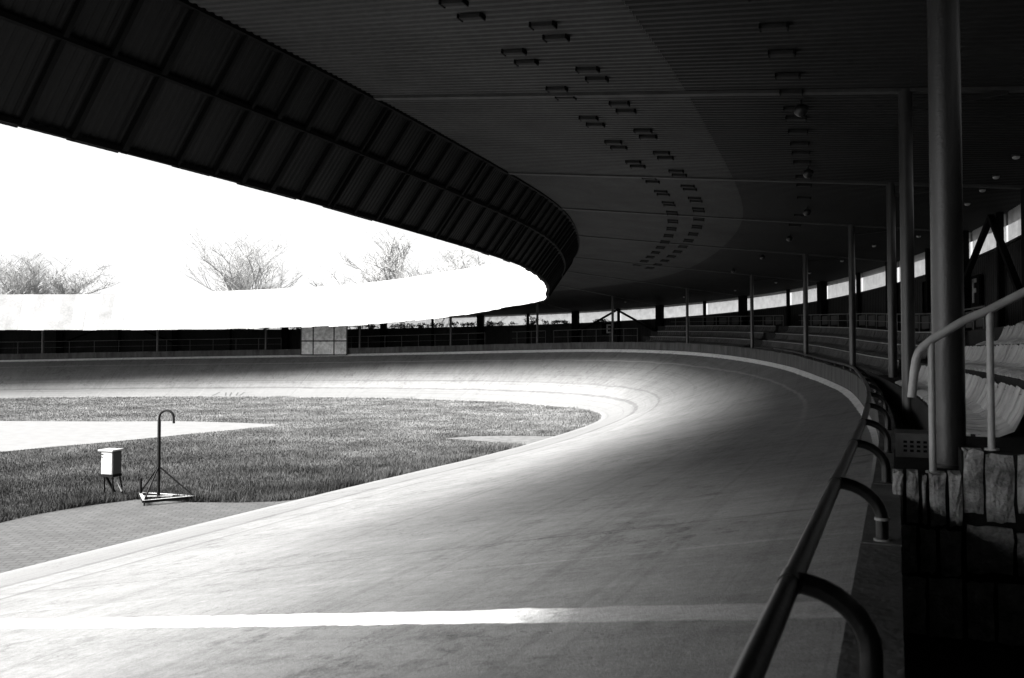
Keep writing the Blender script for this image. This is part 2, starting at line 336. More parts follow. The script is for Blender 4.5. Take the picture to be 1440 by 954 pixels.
# ------------------------------------------------------------------ mesh helpers
class MB:
    def __init__(s): s.v = []; s.f = []; s.mi = []
    def add(s, vs, fs, mi=0):
        o = len(s.v); s.v += [tuple(map(float, p)) for p in vs]; s.f += [tuple(i + o for i in f) for f in fs]; s.mi += [mi] * len(fs)
    def box(s, c, hx, hy, hz, ax=(1, 0, 0), ay=(0, 1, 0), az=(0, 0, 1), mi=0):
        c = Vector(c); ax = Vector(ax); ay = Vector(ay); az = Vector(az)
        vs = [c + ax * (hx * i) + ay * (hy * j) + az * (hz * k) for k in (-1, 1) for j in (-1, 1) for i in (-1, 1)]
        s.add(vs, [(0, 2, 3, 1), (4, 5, 7, 6), (0, 1, 5, 4), (2, 6, 7, 3), (0, 4, 6, 2), (1, 3, 7, 5)], mi)
    def bar(s, a, b, w, h, up=(0, 0, 1), mi=0):          # rectangular bar between two points
        a = Vector(a); b = Vector(b); d = (b - a); L = d.length; d.normalize()
        side = d.cross(Vector(up))
        if side.length < 1e-4: side = d.cross(Vector((1, 0, 0)))
        side.normalize(); u2 = side.cross(d)
        s.box((a + b) / 2, L / 2, w / 2, h / 2, d, side, u2, mi)
    def tube(s, pts, r, n=10, cap=True, mi=0):
        pts = [Vector(p) for p in pts]; rs = r if isinstance(r, (list, tuple)) else [r] * len(pts)
        rings = []; prev = None
        for i, p in enumerate(pts):
            d = (pts[min(i + 1, len(pts) - 1)] - pts[max(i - 1, 0)]).normalized()
            if prev is None:
                a = d.orthogonal().normalized()
            else:
                a = (prev - d * prev.dot(d))
                a = a.normalized() if a.length > 1e-6 else d.orthogonal().normalized()
            prev = a; b = d.cross(a)
            rings.append([p + (a * math.cos(2 * PI * k / n) + b * math.sin(2 * PI * k / n)) * rs[i] for k in range(n)])
        vs = [q for r_ in rings for q in r_]
        fs = [(i * n + k, i * n + (k + 1) % n, (i + 1) * n + (k + 1) % n, (i + 1) * n + k) for i in range(len(pts) - 1) for k in range(n)]
        if cap: fs += [tuple(range(n))[::-1], tuple((len(pts) - 1) * n + k for k in range(n))]
        s.add(vs, fs, mi)
    def strip(s, rows, mi=0, closed=False):              # rows: list of lists of points
        n = len(rows[0]); vs = [p for r in rows for p in r]
        fs = [(i * n + k, (i + 1) * n + k, (i + 1) * n + k + 1, i * n + k + 1) for i in range(len(rows) - 1) for k in range(n - 1)]
        if closed: fs += [(i * n + n - 1, (i + 1) * n + n - 1, (i + 1) * n, i * n) for i in range(len(rows) - 1)]
        s.add(vs, fs, mi)
    def build(s, name, mats, parent=None, smooth=False, bevel=0):
        me = bpy.data.meshes.new(name); me.from_pydata(s.v, [], s.f)
        for m in (mats if isinstance(mats, (list, tuple)) else [mats]): me.materials.append(m)
        if any(s.mi): me.polygons.foreach_set('material_index', s.mi)
        bm = bmesh.new(); bm.from_mesh(me); bmesh.ops.recalc_face_normals(bm, faces=bm.faces)
        if bevel: bmesh.ops.bevel(bm, geom=list(bm.edges), offset=bevel, segments=2, affect='EDGES', profile=.6)
        bm.to_mesh(me); bm.free()
        if smooth:
            me.polygons.foreach_set('use_smooth', [True] * len(me.polygons))
            try: me.set_sharp_from_angle(angle=math.radians(50))
            except Exception: pass
        o = bpy.data.objects.new(name, me); C.objects.link(o)
        if parent is not None:
            o.parent = parent; o.matrix_parent_inverse = Matrix.Translation(-Vector(parent.location))
        return o

def tag(o, label=None, cat=None, group=None, kind=None):
    if label: o['label'] = label
    if cat: o['category'] = cat
    if group: o['group'] = group
    if kind: o['kind'] = kind
    return o
def thing(name, label, cat, loc=(0, 0, 0), group=None):
    o = bpy.data.objects.new(name, None); C.objects.link(o); o.location = loc; o.empty_display_size = .3
    return tag(o, label, cat, group)
def copy_tree(o, parent=None):
    c = o.copy(); C.objects.link(c)
    if parent is not None: c.parent = parent
    for ch in list(o.children): copy_tree(ch, c)
    return c
def v3(xy, z): return (float(xy[0]), float(xy[1]), float(z))
def ringbox(mb, s0, s1, off0, off1, z0f, z1f, step=.5, mi=0):   # solid running along the ring
    n = max(1, int((s1 - s0) / step)); rows = []
    for i in range(n + 1):
        s = s0 + (s1 - s0) * i / n
        a = R(s, off0); b = R(s, off1); zl = z0f(s) if callable(z0f) else z0f; zh = z1f(s) if callable(z1f) else z1f
        rows.append([v3(a, zl), v3(a, zh), v3(b, zh), v3(b, zl)])
    mb.strip(rows, mi, True); o = len(mb.v) - 4 * (n + 1)
    mb.f += [(o, o + 1, o + 2, o + 3), (o + 4 * n + 3, o + 4 * n + 2, o + 4 * n + 1, o + 4 * n)]; mb.mi += [mi, mi]
ORD = ['first', 'second', 'third', 'fourth', 'fifth', 'sixth', 'seventh', 'eighth', 'ninth', 'tenth', 'eleventh', 'twelfth', 'thirteenth',
       'fourteenth', 'fifteenth', 'sixteenth', 'seventeenth', 'eighteenth', 'nineteenth', 'twentieth', 'twenty-first', 'twenty-second', 'twenty-third', 'twenty-fourth']

# ------------------------------------------------------------------ the setting: ground, track, infield surfaces
mb = MB(); mb.add([(-600, -500, -.03), (600, -500, -.03), (600, 900, -.03), (-600, 900, -.03)], [(0, 1, 2, 3)])
tag(mb.build('ground', M['turf']), kind='structure')

def track():
    S = np.arange(SMIN, SMAX - .01, .4); NT = 26
    me = bpy.data.meshes.new('track'); vs = []; uv1 = []; uv2 = []
    for s in S:
        O = np.array([ip(1, s), ip(2, s)]); I = np.array([ip(5, s), ip(6, s)]); W = np.linalg.norm(O - I); zo = zt(s)
        pw = lerp(s, [55, 80], [1.06, 1.22])
        for k in range(NT):
            t = k / (NT - 1); p = I + (O - I) * t
            vs.append((p[0], p[1], .02 + (zo - .02) * t ** pw)); uv1.append((s, W * t)); uv2.append((W * (1 - t), t))
        p = I; vs.append((p[0], p[1], -.1)); uv1.append((s, 0)); uv2.append((W, 0))
    n = NT + 1; fs = []
    for i in range(len(S) - 1):
        for k in range(NT - 1):
            a = i * n + k; fs.append((a, a + 1, a + n + 1, a + n))
        fs.append((i * n + NT, i * n, i * n + n, i * n + n + NT))
    me.from_pydata(vs, [], fs)
    for nm, u in (('across', uv1), ('outer', uv2)):
        lay = me.uv_layers.new(name=nm); li = np.empty(len(me.loops), dtype=np.int32); me.loops.foreach_get('vertex_index', li)
        lay.data.foreach_set('uv', np.array(u, dtype=np.float32)[li].ravel())
    me.polygons.foreach_set('use_smooth', [True] * len(me.polygons)); me.materials.append(M['track'])
    o = bpy.data.objects.new('track', me); C.objects.link(o); tag(o, kind='structure')
    bm = bmesh.new(); bm.from_mesh(me); bmesh.ops.recalc_face_normals(bm, faces=bm.faces); bm.to_mesh(me); bm.free()
    if me.polygons[5].normal.z < 0: me.flip_normals()
track()
def bank_point(s, t, lift=0.):
    O = np.array([ip(1, s), ip(2, s)]); I = np.array([ip(5, s), ip(6, s)]); p = I + (O - I) * t
    return v3(p, .02 + (zt(s) - .02) * t ** lerp(s, [55, 80], [1.06, 1.22]) + lift)

# brick paving, pale basin and concrete path on the infield
PAVE = [(-9.9, 16.5), (-9.6, 17.5), (-9.1, 18.4), (-8.4, 19.15), (-7.6, 18.95), (-7.0, 18.8), (-6.0, 18.75), (-5.2, 18.9), (-4.55, 19.3)]
_e = [tuple((np.array([ip(5, s), ip(6, s)]) + nrm(s) * .12)) for s in np.arange(54.4, 30, -1.)]
PAVE = PAVE + _e + [(-20, -2), (-17, 6), (-12, 13.5)]
POOL = [(-60, 36), (-40, 39.5), (-24.3, 40.6), (-19.0, 40.3), (-15.8, 40.5), (-12.4, 39.5), (-10.5, 38.6), (-10.6, 37.8), (-11.5, 36.3), (-13.2, 33.6), (-14.8, 31.0), (-15.9, 29.6), (-16.8, 28.1), (-30, 18), (-60, 12)]
PATH = [(0.75, 29.9), (0.1, 30.3), (-.4, 31.0), (-2.6, 32.5), (-1.5, 33.3), (-.4, 33.5), (2.1, 33.3), (2.6, 34.2), (1.6, 30.6)]
def sheet(name, poly, z, m):
    b = MB(); b.add([(x, y, z) for x, y in poly], [tuple(range(len(poly)))]); return tag(b.build(name, m), kind='structure')
sheet('brick_paving', PAVE, -.012, M['paving']); sheet('pale_basin', POOL, -.012, M['pale']); sheet('concrete_path', PATH, -.012, M['path'])

# black strokes painted at the foot of the far bank
b = MB()
for a, c in (((131.5, .03), (131.15, .14)), ((130.6, .13), (130.4, .03)), ((130.15, .13), (130.05, .03)), ((129.6, .13), (129.55, .04)), ((129.55, .04), (129.25, .035)), ((129.25, .035), (129.1, .14))):
    (s0, t0), (s1, t1) = a, c; n = 4; rows = []
    for i in range(n + 1):
        s = s0 + (s1 - s0) * i / n; t = t0 + (t1 - t0) * i / n
        rows.append([bank_point(s - .04, t, .012), bank_point(s + .04, t, .012)])
    b.strip(rows)
tag(b.build('painted_marking', M['mark']), kind='structure')

# ------------------------------------------------------------------ grass blades
def inpoly(P, X, Y):
    P = np.array(P); r = np.zeros(len(X), bool); j = len(P) - 1
    for i in range(len(P)):
        xi, yi = P[i]; xj, yj = P[j]
        c = ((yi > Y) != (yj > Y)) & (X < (xj - xi) * (Y - yi) / (yj - yi + 1e-12) + xi); r ^= c; j = i
    return r
def grass():
    Nn = 1100000
    d = 11 * (63 / 11) ** rng.random(Nn); X = d * (rng.random(Nn) * 1.0 - .76); Y = d
    INN = [(ip(5, s), ip(6, s)) for s in np.arange(SMIN, SMAX, 1.)] + [(-80, 20), (-60, -20)]
    ok = inpoly(INN, X, Y) & ~inpoly(PAVE, X, Y) & ~inpoly(POOL, X, Y) & ~inpoly(PATH, X, Y)
    X = X[ok]; Y = Y[ok]; d = d[ok]
    ex = np.array([ip(5, np.arange(40, SMAX, .4)), ip(6, np.arange(40, SMAX, .4))]).T
    ex = np.vstack([ex, np.array([[-9.9, 16.5], [-9.6, 17.5], [-9.1, 18.4], [-8.4, 19.15], [-7.6, 18.95], [-7, 18.8], [-6, 18.75], [-5.2, 18.9]])])
    dist = np.full(len(X), 99.)
    for p in ex: dist = np.minimum(dist, np.hypot(X - p[0], Y - p[1]))
    r2 = np.random.default_rng(4)
    def vnoise(x, y, f):                # value noise
        gx, gy = x * f, y * f; i, k = np.floor(gx).astype(int), np.floor(gy).astype(int); u, v = gx - i, gy - k
        T = r2.random((256, 256)); u = u * u * (3 - 2 * u); v = v * v * (3 - 2 * v)
        return (T[i % 256, k % 256] * (1 - u) + T[(i + 1) % 256, k % 256] * u) * (1 - v) + (T[i % 256, (k + 1) % 256] * (1 - u) + T[(i + 1) % 256, (k + 1) % 256] * u) * v
    cl = .5 * vnoise(X, Y, .55) + .3 * vnoise(X, Y, 1.7) + .2 * vnoise(X, Y, 4.5)
    near = np.clip((30 - d) / 12, 0, 1)
    h = (.022 + .035 * near + .13 * near * np.clip((cl - .42) * 3, 0, 1.3) + .04 * np.clip((cl - .5) * 4, 0, 1) + .13 * np.exp(-dist / .6) * np.clip(cl * 1.6, .2, 1.2)) * (.4 + .65 * rng.random(len(X)))
    keep = rng.random(len(X)) < np.clip(.45 + cl, 0, 1); X, Y, d, h = X[keep], Y[keep], d[keep], h[keep]
    w = .002 + .0003 * d
    a = rng.random(len(X)) * 2 * PI; lean = .1 + .75 * rng.random(len(X)); la = rng.random(len(X)) * 2 * PI
    n = len(X); V = np.zeros((n, 3, 3)); cx, sy = np.cos(a) * w, np.sin(a) * w
    tx, ty = np.cos(la) * lean * h, np.sin(la) * lean * h
    V[:, 0] = np.stack([X - cx, Y - sy, np.full(n, -.03)], 1); V[:, 1] = np.stack([X + cx, Y + sy, np.full(n, -.03)], 1)
    V[:, 2] = np.stack([X + tx, Y + ty, h], 1)
    me = bpy.data.meshes.new('grass'); me.vertices.add(n * 3); me.vertices.foreach_set('co', V.reshape(-1).astype(np.float32))
    me.loops.add(n * 3); me.loops.foreach_set('vertex_index', np.arange(n * 3, dtype=np.int32))
    me.polygons.add(n); me.polygons.foreach_set('loop_start', np.arange(0, n * 3, 3, dtype=np.int32))
    me.update(calc_edges=True)
    at = me.attributes.new('shade', 'FLOAT', 'FACE'); at.data.foreach_set('value', rng.random(n).astype(np.float32))
    m = bpy.data.materials.new('grass_blade'); m.use_nodes = True; g = G(m); bs = m.node_tree.nodes['Principled BSDF']
    ga = g.n('ShaderNodeAttribute', attribute_name='shade'); tc = g.n('ShaderNodeTexCoord')
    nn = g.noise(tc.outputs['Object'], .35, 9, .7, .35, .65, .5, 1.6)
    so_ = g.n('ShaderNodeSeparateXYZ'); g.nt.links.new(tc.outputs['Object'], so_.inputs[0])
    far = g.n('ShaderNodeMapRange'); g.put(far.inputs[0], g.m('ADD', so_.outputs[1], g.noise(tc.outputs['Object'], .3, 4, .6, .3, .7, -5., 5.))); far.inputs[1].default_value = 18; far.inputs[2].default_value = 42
    far.inputs[3].default_value = .021; far.inputs[4].default_value = .125  # blade colour pales with distance, painting in the glare over the far turf
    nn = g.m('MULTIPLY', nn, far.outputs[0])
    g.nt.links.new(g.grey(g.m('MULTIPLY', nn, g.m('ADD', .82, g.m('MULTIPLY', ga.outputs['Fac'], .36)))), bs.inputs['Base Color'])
    bs.inputs['Roughness'].default_value = .7; bs.inputs['Specular IOR Level'].default_value = .15
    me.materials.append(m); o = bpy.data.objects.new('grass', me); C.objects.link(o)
    tag(o, 'rough unmown grass covering the infield inside the track', 'grass', kind='stuff')
grass()

# ------------------------------------------------------------------ concrete wall along the outer edge of the track
mb = MB(); s = S0; rnd = random.Random(3)
while s < SMAX - 2:
    L = 1.85 if s < 64 else 1.0
    e = rnd.uniform(-.012, .012); j = rnd.uniform(-.004, .004)
    ringbox(mb, s, s + L - .012, j, .165 + j, lambda q: zt(q) - 1.2, lambda q: wall_top(q) + e, .46)
    s += L
tag(mb.build('track_wall', M['kerb'] if False else mat('track_wall_concrete', .06, .85, .25, .5, 3, .5, 30, stretch=(1, 1, .25))),
    'long low grey concrete wall of upright slabs along the outer edge of the track', 'wall')

# ------------------------------------------------------------------ bent safety rail on the wall, arms every 1.85 m
rail = thing('safety_rail', 'dark steel safety rail on curved arms leaning over the near track wall', 'railing', v3(R(46, 0), wall_top(46)))
def rail_p(s): return v3(R(s, -.108), wall_top(s) + lerp(s, [48, 60, 70], [.255, .22, .16]))
b = MB(); b.tube([rail_p(q) for q in np.arange(35.0, 78.3, .3)], .028, 14); b.build('rail_tube', M['rail'], rail, True)
s_arm = [36.8 + 1.855 * k for k in range(23)]
for i, s in enumerate(s_arm):
    b = MB(); p = rail_p(s); q = R(s, .085); zb = wall_top(s) - .02; h = p[2] - zb; pts = []
    pts += [v3(q, zb), v3(q, zb + h * .42)]
    for k in range(1, 9):
        a = k / 8 * PI / 2; w = (1 - math.cos(a)); x = math.sin(a)
        xy = R(s, .085 - .193 * w); pts.append(v3(xy, zb + h * .42 + h * .58 * x))
    b.tube(pts, .028, 12); arm = b.build('rail_arm', M['rail'], rail, True)
    b = MB(); b.tube([v3(q, zb + .015), v3(q, zb + .034)], .037, 14); b.build('foot_collar', M['clamp'] if i == 4 else M['rail'], arm, True)
    if i == 4:
        b = MB(); b.tube([v3(q, zb + .118), v3(q, zb + .13)], .0335, 14); b.build('band_clamp', M['clamp'], arm, True)
    b = MB(); d = np.array(rail_p(s + .06)) - np.array(rail_p(s - .06))
    b.tube([rail_p(s - .045), rail_p(s + .045)], .0312, 14); b.build('rail_sleeve', M['rail'], arm, True)

# ------------------------------------------------------------------ columns
COLS = [-21.5, -14.0, -6.5, 1.0, 8.5, 16.0, 23.5, 31.0, 38.5, 46.0, 53.5, 60.75, 67.4, 75.1, 84.1, 92.8, 100.1, 106.7, 114.1, 121.8, 129.5, 138.0, 146.4, 155.0]
def floor_z(s, off):
    b0 = zt(s) + .05
    if s > 98: return b0 + .4
    if off < .47: return b0
    return b0 + .45 + .35 * min(3, int((off - .47) / .65))
seen = [c for c in COLS if c >= 45]
for i, s in enumerate(COLS):
    off = .45 if s != 60.75 else .72
    if s < 36: lab = 'round steel column in the stand behind the camera'
    else:
        k = [c for c in COLS if c >= 45].index(s) if s >= 45 else -1
        if k == 0: lab = 'thickest and nearest round grey column standing on the rough block end wall'
        elif k < 0: lab = 'round steel column beside the passage behind the camera'
        else: lab = 'slim round column behind the track wall, %s in line going away from the thick near column' % ORD[k]
    p = R(s, off); zf = 2.58 if s == 46.0 else floor_z(s, off) - .02; zc = ceil_z(s, off)
    t = thing('steel_column', lab, 'column', v3(p, zf), 'round columns along the track wall')
    if i == 0:
        r = .092
    b = MB(); b.tube([v3(p, zf), v3(p, (zf + zc) / 2), v3(p, zc - .003)], .093 if s < 80 else .085, 24, True); b.build('shaft', M['col'], t, True)
    b = MB(); b.tube([v3(p, zf), v3(p, zf + .02)], .115, 20); b.build('base_plate', M['dark'], t, True)
    e = R(s, back_off(s) - .2); mid = R(s, off + .1)
    b = MB(); b.bar(v3(mid, zc - .28), v3(R(s, off + 1.3), ceil_z(s, off + 1.3) - .04), .06, .06); b.build('bracket_arm', M['dark'], t)

# ------------------------------------------------------------------ canopy roof
roof = thing('canopy_roof', 'long curved canopy roof of corrugated sheets sweeping round the track', 'roof', v3(R(75, -3), 7))
def corr(s, per, amp):                # trapezoidal corrugation
    x = (s / per) % 1.
    return amp * (0 if x < .36 else (x - .36) / .14 if x < .5 else 1 if x < .86 else (1 - x) / .14)
def ceiling(o0, o1, name, m, n, per=.165, amp=.027, dz=0.):
    ss = []; k0 = int(S0 / per)
    for k in range(k0, int((SMAX - 3) / per)):
        for x in (.0, .36, .5, .86): ss.append((k + x) * per)
    b = MB(); rows = []
    for s in ss:
        rows.append([v3(R(s, o), ceil_z(s, o) + corr(s + 1e-6, per, amp) + dz) for o in np.linspace(a_top(s) - .02 if o0 is None else o0, o1, n)])
    b.strip(rows); return b.build(name, m, roof)
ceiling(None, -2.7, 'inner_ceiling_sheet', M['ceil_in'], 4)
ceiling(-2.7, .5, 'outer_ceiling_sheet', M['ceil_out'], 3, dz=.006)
def ceiling_back():
    per = .165; b = MB(); rows = []
    for k in range(int(S0 / per), int((SMAX - 3) / per)):
        for x in (.0, .36, .5, .86):
            s = (k + x) * per; rows.append([v3(R(s, o), ceil_z(s, o) + corr(s + 1e-6, per, .027)) for o in np.linspace(.5, back_off(s) + .1, 3)])
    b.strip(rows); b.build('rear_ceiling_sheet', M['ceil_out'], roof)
ceiling_back()
b = MB(); rows = []
for s in np.arange(S0, SMAX - 3, .6):
    rows.append([v3(R(s, a_top(s) - .06), ceil_z(s, a_top(s)) + .10), v3(R(s, -3), ceil_z(s, -3) + .3), v3(R(s, back_off(s) + .5), ceil_z(s, back_off(s) + .5) + .3), v3(R(s, back_off(s) + .5), ceil_z(s, back_off(s) + .5) - .05)])
b.strip(rows); b.build('roof_deck', M['rooftop'], roof)
for s in COLS:
    b = MB(); n = 6
    for i in range(n):
        at_ = a_top(s) + .05; o0 = at_ + (back_off(s) - .05 - at_) * i / n; o1 = at_ + (back_off(s) - .05 - at_) * (i + 1) / n
        b.bar(v3(R(s, o0), ceil_z(s, o0) - .012), v3(R(s, o1 - .002), ceil_z(s, o1) - .012), .15, .05)
    b.build('roof_beam', M['beam'], roof)
b = MB(); rows = []
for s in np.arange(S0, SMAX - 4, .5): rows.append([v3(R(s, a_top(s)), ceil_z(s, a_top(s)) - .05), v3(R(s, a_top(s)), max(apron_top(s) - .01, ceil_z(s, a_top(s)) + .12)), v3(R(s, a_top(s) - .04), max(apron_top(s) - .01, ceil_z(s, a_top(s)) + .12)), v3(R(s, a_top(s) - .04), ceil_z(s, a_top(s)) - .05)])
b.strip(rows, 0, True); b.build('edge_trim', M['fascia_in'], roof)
# fascia: sloping apron of separate sheets on ribs
def ap(s, f, out=0.):                 # f = 0 top, 1 bottom; out = distance in front of (towards the infield)
    o = a_top(s) - 1.35 * f - out * .8; z = apron_top(s) + (apron_bot(s) - apron_top(s)) * f + out * .3
    return v3(R(s, o), z)
rf = random.Random(5); s = S0; edges = []
while s < SMAX - 5:
    L = rf.choice((.72, .85, .95, .95, 1.05)); edges.append((s, L)); s += L
def panel(b, s, L):
    per = .125; n = max(1, int(L / per)); j = rf.uniform(-.012, .02); jb = rf.uniform(0, .02)
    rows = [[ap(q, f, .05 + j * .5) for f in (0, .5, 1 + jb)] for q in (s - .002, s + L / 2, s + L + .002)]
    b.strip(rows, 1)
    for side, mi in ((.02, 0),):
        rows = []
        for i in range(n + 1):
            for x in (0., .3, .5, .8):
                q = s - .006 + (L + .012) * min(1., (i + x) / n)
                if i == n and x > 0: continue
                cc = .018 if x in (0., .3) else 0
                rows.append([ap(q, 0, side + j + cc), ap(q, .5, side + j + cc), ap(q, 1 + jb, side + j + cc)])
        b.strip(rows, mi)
def rib(b, s, L):
    for dd in ((0,) if rf.random() < .75 else (0, .2)):
        b.bar(ap(s + dd, .0, -.03), ap(s + dd, 1., -.03), rf.choice((.05, .07, .10)) if dd == 0 else .035, .08, up=tuple(nrm(s)) + (0,))
near = [e for e in edges if 42 < e[0] < 124][:100]; rest = [e for e in edges if e not in near]
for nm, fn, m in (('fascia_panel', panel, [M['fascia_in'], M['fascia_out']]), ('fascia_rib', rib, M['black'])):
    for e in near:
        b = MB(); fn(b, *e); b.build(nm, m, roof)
    b = MB()
    for e in rest: fn(b, *e)
    tag(b.build(nm, m, roof), kind='stuff')
b = MB()
for f, w in ((.012, .1), (.46, .09), (.985, .07)):
    for s in np.arange(S0, SMAX - 6, .5): b.bar(ap(s, f, -.03), ap(s + .5, f, -.03), w, .07, up=(0, 0, 1))
b.build('fascia_rail', M['black'], roof)

# ------------------------------------------------------------------ lamps and boxes on the ceiling
proto = None
def ceiling_box(s, off, label, group):
    global proto
    z = ceil_z(s, off); p = R(s, off); n = nrm(s); a = math.atan2(n[1], n[0])
    if proto is None:
        proto = thing('ceiling_box', label, 'ceiling light', (0, 0, 0), group)
        b = MB(); b.box((0, 0, -.028), .155, .045, .025); b.build('housing', mat('box_housing', .026, .8, .05, .3, 8), proto, bevel=.006)
        for x in (-.16, .16): b = MB(); b.box((x, 0, -.032), .01, .075, .03); b.build('end_bracket', M['black'], proto)
        o = proto
    else:
        o = copy_tree(proto); o['label'] = label; o['group'] = group
    o.location = v3(p, z); o.rotation_euler = (0, math.atan(.097), a)
    return o
def pairs(rowoff, first, rowname):
    k = 0; s = first
    while s < 86:
        for j, dd in enumerate((0, .5)):
            ceiling_box(s + dd, rowoff - (.0 if s < 62 else .02 * (s - 62)), 'dark ceiling box, %s of the %s pair from the top, %s double row' % (('nearer', 'farther')[j], ORD[min(k, 23)], rowname), 'paired boxes under the roof')
        s += 1.95; k += 1
pairs(-3.9, 50.1 - 1.95, 'right-hand'); pairs(-4.71, 49.15 - 1.95, 'left-hand')
for k, s in enumerate((49.6, 50.6, 51.6, 52.6, 53.45, 54.4, 55.0, 55.95, 56.9, 57.7, 58.6, 60.2, 61.2, 63.0, 66.0, 68.0)):
    ceiling_box(s, -1.11, 'dark ceiling box, %s from the top in the single row beside the columns' % ORD[k], 'single row boxes under the roof')
for k, s in enumerate((54.0, 59.1, 64.5, 70.2, 76.0, 82)):
    p = R(s, -1.0); z = ceil_z(s, -1.0)
    t = thing('pendant_lamp', 'round black lamp hanging from the ceiling, %s from the near end' % ORD[k], 'ceiling lamp', v3(p, z), 'round lamps under the roof')
    b = MB(); b.tube([v3(p, z), v3(p, z - .08)], .02, 10); b.build('stem', M['pendant'], t, True)
    b = MB(); b.tube([v3(p, z - .06 - .2 * q) for q in (0, .05, .2, .45, .7, .9, 1)], [.02, .06, .10, .115, .10, .06, .01], 16); b.build('lamp_globe', M['pendant'], t, True)
for k, s in enumerate((49.5, 51.5, 53.5, 55.6, 57.7, 59.6, 61.1, 62.9, 65.0, 68.6, 71.3, 76, 81, 86, 91, 96, 101)):
    p = R(s, 2.6 if s < 70 else 1.9 + (s - 70) * .03); z = ceil_z(s, 2.6 if s < 70 else 1.9 + (s - 70) * .03); n = nrm(s)
    t = thing('bulkhead_lamp', 'small pale bulkhead lamp over the seats, %s from the near end' % ORD[k], 'ceiling lamp', v3(p, z), 'bulkhead lamps over the seats')
    b = MB(); b.tube([v3(p, z + .01), v3(p, z - .03)], .07, 12); b.build('mounting', M['dark'], t, True)
    b = MB(); b.tube([v3(p, z - .03 - .05 * q) for q in (0, .5, .85, 1)], [.065, .058, .035, .006], 12); b.build('glass_cover', M['galv'], t, True)

# ------------------------------------------------------------------ back wall with clerestory windows
bw = thing('grandstand_back_wall', 'dark back wall of the stand with a strip of bright ribbed windows under the roof', 'wall', v3(R(80, back_off(80)), 3))
def sill(s): return ceil_z(s, back_off(s)) - lerp(s, [60, 100, 130], [.80, .93, .85])
DOORS = [(71.2, 72.3), (94.6, 95.9), (110.6, 111.9)]
mids = [(COLS[i] + COLS[i + 1]) / 2 for i in range(len(COLS) - 1)]
def wallfloor(s): return floor_z(s, 3) - .4
b = MB()
per = .2
def wallstrip(s0, s1, zlo, zhi, mbx):
    rows = []; k = int(s0 / per)
    ss = [s0] + [q for q in [(kk + x) * per for kk in range(k, int(s1 / per) + 1) for x in (0, .4, .5, .9)] if s0 < q < s1] + [s1]
    for q in ss:
        c_ = corr(q + 1e-6, per, .02); rows.append([v3(R(q, back_off(q) + c_), zlo(q)), v3(R(q, back_off(q) + c_), zhi(q))])
    mbx.strip(rows)
cuts = [S0] + [x for d in DOORS for x in d] + [SMAX - 4]
for i in range(0, len(cuts), 2): wallstrip(cuts[i], cuts[i + 1], wallfloor, sill, b)
def door_top(q): return min(floor_z(q, 3) + 2.0, sill(q) - .2)
for d0, d1 in DOORS: wallstrip(d0, d1, door_top, sill, b)
b.build('wall_sheet', M['wallsheet'], bw)
b = MB()                              # outer skin, so the wall has thickness and is closed to the light
rows = [[v3(R(q, back_off(q) + .12), -.03), v3(R(q, back_off(q) + .12), sill(q) - .02)] for q in np.arange(S0, SMAX - 4, .5)]
b.strip(rows); b.build('outer_cladding', M['wallsheet'], bw)
for d0, d1 in DOORS:
    b = MB(); rows = [[v3(R(q, back_off(q) + .09), wallfloor(q)), v3(R(q, back_off(q) + .09), door_top(q) + .02)] for q in (d0, (d0 + d1) / 2, d1)]
    b.strip(rows); b.build('door', M['black'], bw)
n = int((SMAX - 4 - S0) / .5); rows = []
for i in range(n + 1):
    s = S0 + (SMAX - 4 - S0) * i / n; o = back_off(s); z = sill(s)
    rows.append([v3(R(s, o - .05), z - .04), v3(R(s, o - .05), z + .02), v3(R(s, o + .13), z + .02), v3(R(s, o + .13), z - .04)])
b.strip(rows, 0, True); b.build('sill', M['dark'], bw)
posts = sorted(COLS + mids)
for i in range(len(posts) - 1):
    s0, s1 = posts[i] + .1, posts[i + 1] - .1
    b = MB(); rows = []; pr = .11
    ss = [s0] + [q for q in [(kk + x) * pr for kk in range(int(s0 / pr), int(s1 / pr) + 1) for x in (0, .4, .5, .9)] if s0 < q < s1] + [s1]
    for q in ss:
        c_ = corr(q + 1e-6, pr, .02); o = back_off(q) + .05 + c_; rows.append([v3(R(q, o), sill(q) + .02), v3(R(q, o), ceil_z(q, o) + .02)])
    b.strip(rows); b.build('window', M['clear'], bw)
for s in COLS:
    n = nrm(s); o = back_off(s) - .2; w = .27 if s > 80 else .2
    b = MB(); b.box(v3(R(s, o), (floor_z(s, 3) - .4 + ceil_z(s, o)) / 2), w, .15, (ceil_z(s, o) - floor_z(s, 3) + .4) / 2 - .003, (-n[1], n[0], 0), (n[0], n[1], 0))
    b.build('pier', M['black'], bw)
for s in mids:
    n = nrm(s); o = back_off(s) - .1
    b = MB(); b.box(v3(R(s, o), (floor_z(s, 3) - .4 + ceil_z(s, o)) / 2), .09, .07, (ceil_z(s, o) - floor_z(s, 3) + .4) / 2 - .003, (-n[1], n[0], 0), (n[0], n[1], 0))
    b.build('mullion', M['black'], bw)
for sm, sl_, sr in ((mids[COLS.index(100.1)], 100.1, 106.7), (mids[COLS.index(60.75)], 60.75, 67.4), (mids[COLS.index(138.0)], 138.0, 146.4)):
    for e in (sl_, sr):
        b = MB(); o = back_off(sm) - .3
        b.bar(v3(R(sm, o), ceil_z(sm, o) - .12), v3(R(e, back_off(e) - .42), floor_z(e, 3) + .75), .13, .13); b.build('diagonal_brace', M['black'], bw)
for k, s in enumerate(posts[::2]):    # purlin pipe along the wall
    pass

